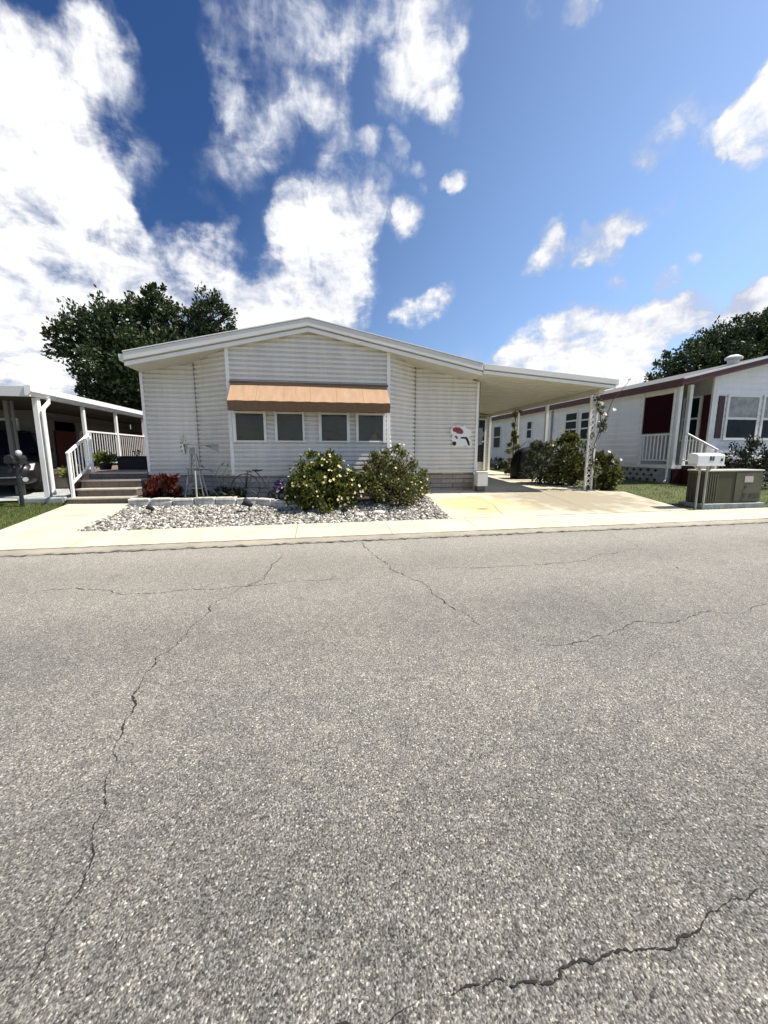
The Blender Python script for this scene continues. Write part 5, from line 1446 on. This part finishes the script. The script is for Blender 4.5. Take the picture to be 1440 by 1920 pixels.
# ================================================================== trees
LT = [(-10.8,20,6.21,1.2),(-9.25,20,6.73,1.57),(-7.44,20.4,7.38,1.48),(-6.93,20,8.09,0.8),(-4.81,20,7.59,1.2),(-5.9,20.5,6.77,1.57),(-8.5,19.6,5.39,1.85),(-9.92,20,4.42,1.2),(-8.75,20.4,3.98,1.57),(-6.96,20,4.97,2.28),(-5.03,20.3,5.99,1.71),(-6.61,20,3.54,1.71),(-3.98,20,7.68,0.51),(-11.16,20,6.37,0.63),(-7.6,21.5,6.3,1.7),(-6.2,21.3,7.2,1.2)]
LT = [(a, b, c, r * (.72 if abs(a + 5.9) < .1 else .86)) for a, b, c, r in LT[:-2]]
tree('broadleaf_tree', 'dark broadleaf tree with ragged crown behind the left roof corner', (-7.2, 20.6, .5), (-7.4, 20.4, 5.4), LT, 62000, .17, M['leaf_oak'], .3, aspect=.55, shell=.3, spread=.42)
RTc = [(27.25,27,7.81,1.15),(29.27,27,8.86,1.84),(31.55,27,9.95,2.05),(33.9,27,10.85,1.84),(35.86,27,11.34,2.05),(33.75,27,8.84,2.46),(30.45,27,7.51,2.05),(37.8,27,9.4,2.87),(27.17,27,6.61,1.64),(32,28.5,8.5,2.5),(36,28.5,9.5,2.5)]
RTc = [(a - .9, b, c - .75, r * .97) for a, b, c, r in RTc]
tree('broadleaf_tree', 'wide green tree behind the maroon trimmed roof', (32.5, 27.5, .5), (32.7, 27.5, 6.2), RTc, 46000, .26, M['leaf_right'], .4, aspect=.55, shell=.45, spread=.45)

# ================================================================== light, sky, camera
SUN = Vector((.52, -.095, .84)).normalized()
el = math.asin(SUN.z); az = math.atan2(SUN.x, SUN.y)
sd = bpy.data.lights.new('sun', 'SUN'); sd.energy = 5.0; sd.angle = R(.5); sd.color = (1, .955, .88)
so = bpy.data.objects.new('sun', sd); COL.objects.link(so); so.rotation_euler = SUN.to_track_quat('Z', 'Y').to_euler(); so.location = (20, 5, 30)

BLOBS = [(-29.7,32.6,4.6,1.3),(-30.4,27.9,7.2,1.5),(-28,23.8,6.1,1.4),(-24.5,22,4.5,1.2),(-30.8,17.6,7.3,1),(-24.5,17,6,0.8),(-23.2,36.6,2.3,0.75),(-21.7,35.2,2.2,0.75),
 (-23.9,38.1,1.4,0.5),(-21.6,30.1,3.2,0.4),(-26.2,34.5,2.7,0.5),(-19.6,30.2,1.8,0.3),(-33,9.2,6.5,0.7),(-28.7,13.1,5.2,0.7),(-30.3,36,1.7,0.5),(-16.5,21.6,4,0.9),
 (-14.3,23,3.1,1),(-19.1,17.9,4,0.7),(-12.6,25.3,1.5,0.6),(-11.2,27,1.1,0.5),(-10.8,24,2,0.5),(-29.6,9.2,3.1,0.8),(-10.3,37.8,1.7,0.75),(-9.9,36.1,2,0.8),
 (-10.7,39.8,1.6,0.3),(-7.6,41.2,2.8,0.45),(-6.9,35.1,3.3,0.65),(-9.6,32.6,3,0.4),(-12.2,30.5,2.5,0.25),(-2.5,42.2,3.7,0.75),(2.7,42.9,3.2,0.8),(4,40.8,1.9,0.8),
 (1.1,36.3,2.9,1.1),(-1.5,37.2,1.8,0.6),(-4.3,34.4,2.2,0.85),(12.8,42.5,3.1,1.2),(12.1,39.8,2.2,1),(10.1,38.1,1.8,0.7),(16.2,39.3,2.4,0.85),(17.6,37.8,1.8,0.6),
 (18.7,42.4,1.8,0.55),(20.1,41.1,1.2,0.45),(8.7,43.7,2.4,0.9),(2.4,33,2.1,0.75),(3.7,30.8,2.2,0.65),(7.3,34.5,1.5,0.9),(5.9,34.7,1.3,0.7),(7.3,32.3,1.9,0.5),
 (-0.6,27.2,4.6,1.88),(1.4,25.2,4.5,1.88),(4.4,27.9,3,1.5),(8,29,1.7,0.9),(2.1,21.8,4,1.38),(-2.2,23.3,3.6,1.25),(5,24.2,2.6,1),(-4.7,27.3,2.1,0.75),
 (3.5,19.5,4.2,1),(6.5,21.4,2.3,0.5),(-6.5,18.9,4.7,0.94),(-9.9,18.6,3.1,0.8),(-3.8,17.9,4.8,1.12),(-6.9,24,1.7,0.88),(0.5,17.8,4.2,1.25),(10.9,35.1,1,1),
 (13.3,33.6,0.9,0.7),(14,31.8,0.7,0.5),(10.8,33.2,1.3,0.45),(12.6,29.2,1.7,0.9),(11.6,28.5,1.4,0.8),(9.4,31,1.2,0.35),(18.9,32.3,1.3,1.1),(17.2,31.9,0.8,0.7),
 (13.5,18.3,2.3,1.1),(15.7,19.4,2,0.9),(17.3,20.5,1.2,0.7),(12,17.7,1.2,0.6),(31.9,41.7,1.3,1.19),(33.4,40.8,0.8,0.75),(26.9,42.7,0.8,0.5),(48.8,30.7,2.3,1.5),
 (50.2,31.3,2.2,1.62),(46.4,30.5,1.4,1.12),(47.7,29.8,1.3,1.12),(50.2,29,1.9,1.38),(31.8,24.5,1.5,1.25),(31.6,23,1.5,0.88),(29.7,22.4,1.5,0.62),(38.4,24.7,1.7,1.38),
 (36.8,23.6,1.8,1.38),(34.9,22.8,1.2,0.88),(33.7,22.4,1,0.5),(38.4,19.7,1.2,1),(43.6,18.6,1.3,0.88),(41.4,25.9,1,0.62),(45.9,20,0.8,0.44),(41.3,30.7,1.7,0.44),
 (43.1,31.9,1.6,0.35),(45.2,32.8,1.5,0.25),(40.7,29.6,1,0.5),(30.4,11,5.1,1.65),(34.1,13.2,3.7,1.8),(38.9,12.7,4.2,1.95),(42.6,13.6,3.3,1.8),(46,14.8,2.2,1.65),
 (37.4,9.8,5.3,1.8),(41.9,9.9,3.7,1.35),(27.1,10.5,3.7,1.2),(21.3,13.2,1.7,0.4),(50.8,14.5,2.5,1.65),(52.3,15.6,2.4,1.8),(49.3,13.3,2.1,1.35),
 (-31.6,11,6.6,0.9),(-26.3,14,4.9,0.8),(-36.1,12.6,5.4,0.9),(-35.4,23.4,6.5,1),(-7.9,17.6,5.5,0.88),(-13.2,17,3.7,0.7),
 # unseen clouds added out of frame as neutral white fill on the facade
 (-70,25,12,.9),(100,18,12,.9),(150,28,17,1),(-130,25,16,1),(180,22,14,1),(-160,50,14,.9)]
CLOUD_V, SKY_STR = 10.4, .064
world = bpy.data.worlds.new('World'); scene.world = world; world.use_nodes = True
nt = world.node_tree; N = nt.nodes; LK = nt.links
bg = N['Background']; bg.inputs['Strength'].default_value = SKY_STR
sky = N.new('ShaderNodeTexSky'); sky.sky_type = 'NISHITA'; sky.sun_disc = False
sky.sun_elevation = el; sky.sun_rotation = az; sky.air_density = 1.0; sky.dust_density = 1.1; sky.ozone_density = 4.0
tc = N.new('ShaderNodeTexCoord')


def vm(op, a, b=None):
    n = N.new('ShaderNodeVectorMath'); n.operation = op
    for i, v in enumerate((a, b)):
        if v is None: continue
        if isinstance(v, (tuple, list)): n.inputs[i].default_value = v
        else: LK.new(v, n.inputs[i])
    return n


def mt(op, a, b=None, c=None, clamp=False):
    n = N.new('ShaderNodeMath'); n.operation = op; n.use_clamp = clamp
    for i, v in enumerate((a, b, c)):
        if v is None: continue
        if isinstance(v, (int, float)): n.inputs[i].default_value = v
        else: LK.new(v, n.inputs[i])
    return n.outputs[0]


D = tc.outputs['Generated']
sx = N.new('ShaderNodeSeparateXYZ'); LK.new(D, sx.inputs[0])
den = mt('ADD', mt('MAXIMUM', sx.outputs['Z'], 0), .22)
cxn = N.new('ShaderNodeCombineXYZ'); LK.new(mt('DIVIDE', sx.outputs['X'], den), cxn.inputs[0]); LK.new(mt('DIVIDE', sx.outputs['Y'], den), cxn.inputs[1])
LK.new(mt('MULTIPLY', sx.outputs['Z'], 2.0), cxn.inputs[2])
P = cxn.outputs[0]


def noise(src, scale, detail, rough, dist=0):
    n = N.new('ShaderNodeTexNoise'); n.inputs['Scale'].default_value = scale; n.inputs['Detail'].default_value = detail
    n.inputs['Roughness'].default_value = rough; n.inputs['Distortion'].default_value = dist
    LK.new(src, n.inputs['Vector']); return n


w1 = noise(D, 7, 5, .6)
wv = vm('SUBTRACT', w1.outputs['Color'], (.5, .5, .5)); ws = N.new('ShaderNodeVectorMath'); ws.operation = 'SCALE'; ws.inputs['Scale'].default_value = .13
LK.new(wv.outputs[0], ws.inputs[0])
W = vm('NORMALIZE', vm('ADD', D, ws.outputs[0]).outputs[0]).outputs[0]
acc = None
for a, e, r, w in BLOBS:
    a, e, r = R(a), R(e), R(r) * 1.22
    d = (math.sin(a) * math.cos(e), math.cos(a) * math.cos(e), math.sin(e))
    dot = vm('DOT_PRODUCT', W, d).outputs['Value']
    k = 1 / (1 - math.cos(r))
    f = mt('MULTIPLY_ADD', dot, k, -math.cos(r) * k, clamp=True)
    acc = mt('MULTIPLY', f, w) if acc is None else mt('MULTIPLY_ADD', f, w, acc)
hl = mt('SQRT', mt('ADD', mt('MULTIPLY', sx.outputs['X'], sx.outputs['X']), mt('MULTIPLY', sx.outputs['Y'], sx.outputs['Y'])))
q_ = N.new('ShaderNodeCombineXYZ'); LK.new(mt('DIVIDE', sx.outputs['X'], hl), q_.inputs[0]); LK.new(mt('DIVIDE', sx.outputs['Y'], hl), q_.inputs[1]); LK.new(mt('MULTIPLY', sx.outputs['Z'], .55), q_.inputs[2])
n1 = noise(P, 5.0, 9, .6, .3).outputs['Fac']
n2 = noise(q_.outputs[0], 10, 8, .62, .9).outputs['Fac']
n4 = noise(D, 21, 7, .62, .5).outputs['Fac']
fb = mt('ADD', mt('MULTIPLY_ADD', n1, 2.2, -1.1), mt('ADD', mt('MULTIPLY_ADD', n2, 1.25, -.62), mt('MULTIPLY_ADD', n4, 1.5, -.75)))
body = mt('MULTIPLY_ADD', mt('POWER', 2.718, mt('MULTIPLY', acc, -.8)), -1.3, 1.3)
dens = mt('ADD', body, mt('MULTIPLY', fb, mt('MULTIPLY_ADD', acc, 1.3, .10, clamp=True)))
mr = N.new('ShaderNodeMapRange'); mr.interpolation_type = 'SMOOTHSTEP'; mr.inputs['From Min'].default_value = .06; mr.inputs['From Max'].default_value = 1.12
LK.new(dens, mr.inputs['Value'])
# clouds: bright where thin, greyer where thick
n3 = noise(W, 6, 7, .6, .3).outputs['Fac']
shv = mt('MULTIPLY_ADD', n3, -2.6, mt('MULTIPLY_ADD', dens, 1.05, 1.0))
sh_ = N.new('ShaderNodeMapRange'); sh_.inputs['From Min'].default_value = .15; sh_.inputs['From Max'].default_value = 1.0
LK.new(shv, sh_.inputs['Value'])
cm = N.new('ShaderNodeMix'); cm.data_type = 'RGBA'; cm.inputs[6].default_value = (CLOUD_V * .52, CLOUD_V * .57, CLOUD_V * .70, 1); cm.inputs[7].default_value = (CLOUD_V, CLOUD_V, CLOUD_V * 1.01, 1)
LK.new(sh_.outputs[0], cm.inputs[0])
mix = N.new('ShaderNodeMix'); mix.data_type = 'RGBA'
hs = N.new('ShaderNodeHueSaturation'); hs.inputs['Saturation'].default_value = 1.32; hs.inputs['Value'].default_value = .95
gain = vm('MULTIPLY', sky.outputs[0], (1.08, .95, .99))
LK.new(gain.outputs[0], hs.inputs['Color'])
# humid air: a pale glow that grows toward the sun and the horizon
sdot = vm('DOT_PRODUCT', D, tuple(SUN)).outputs['Value']
hz = mt('MAXIMUM', mt('ADD', mt('MULTIPLY_ADD', sx.outputs['Z'], -1.15, .32), sdot), 0)
gl = N.new('ShaderNodeVectorMath'); gl.operation = 'SCALE'; gl.inputs[0].default_value = (5.4, 8.0, 11.4)
LK.new(mt('MINIMUM', hz, .55), gl.inputs['Scale'])
skyc = vm('ADD', hs.outputs[0], gl.outputs[0])
LK.new(mr.outputs[0], mix.inputs[0]); LK.new(skyc.outputs[0], mix.inputs[6]); LK.new(cm.outputs[2], mix.inputs[7])
LK.new(mix.outputs[2], bg.inputs['Color'])

cam = bpy.data.cameras.new('camera'); cam.sensor_fit = 'VERTICAL'; cam.sensor_height = 36; cam.lens = 721 / 1920 * 36
cam.clip_end = 3000; cam.clip_start = .05
co = bpy.data.objects.new('camera', cam); COL.objects.link(co)
co.location = (0, 0, 1.35); co.rotation_euler = (R(90 - 8.8), 0, R(-9.4))
scene.camera = co
scene.view_settings.view_transform = 'Standard'; scene.view_settings.look = 'None'
scene.view_settings.exposure = .68; scene.view_settings.gamma = 1
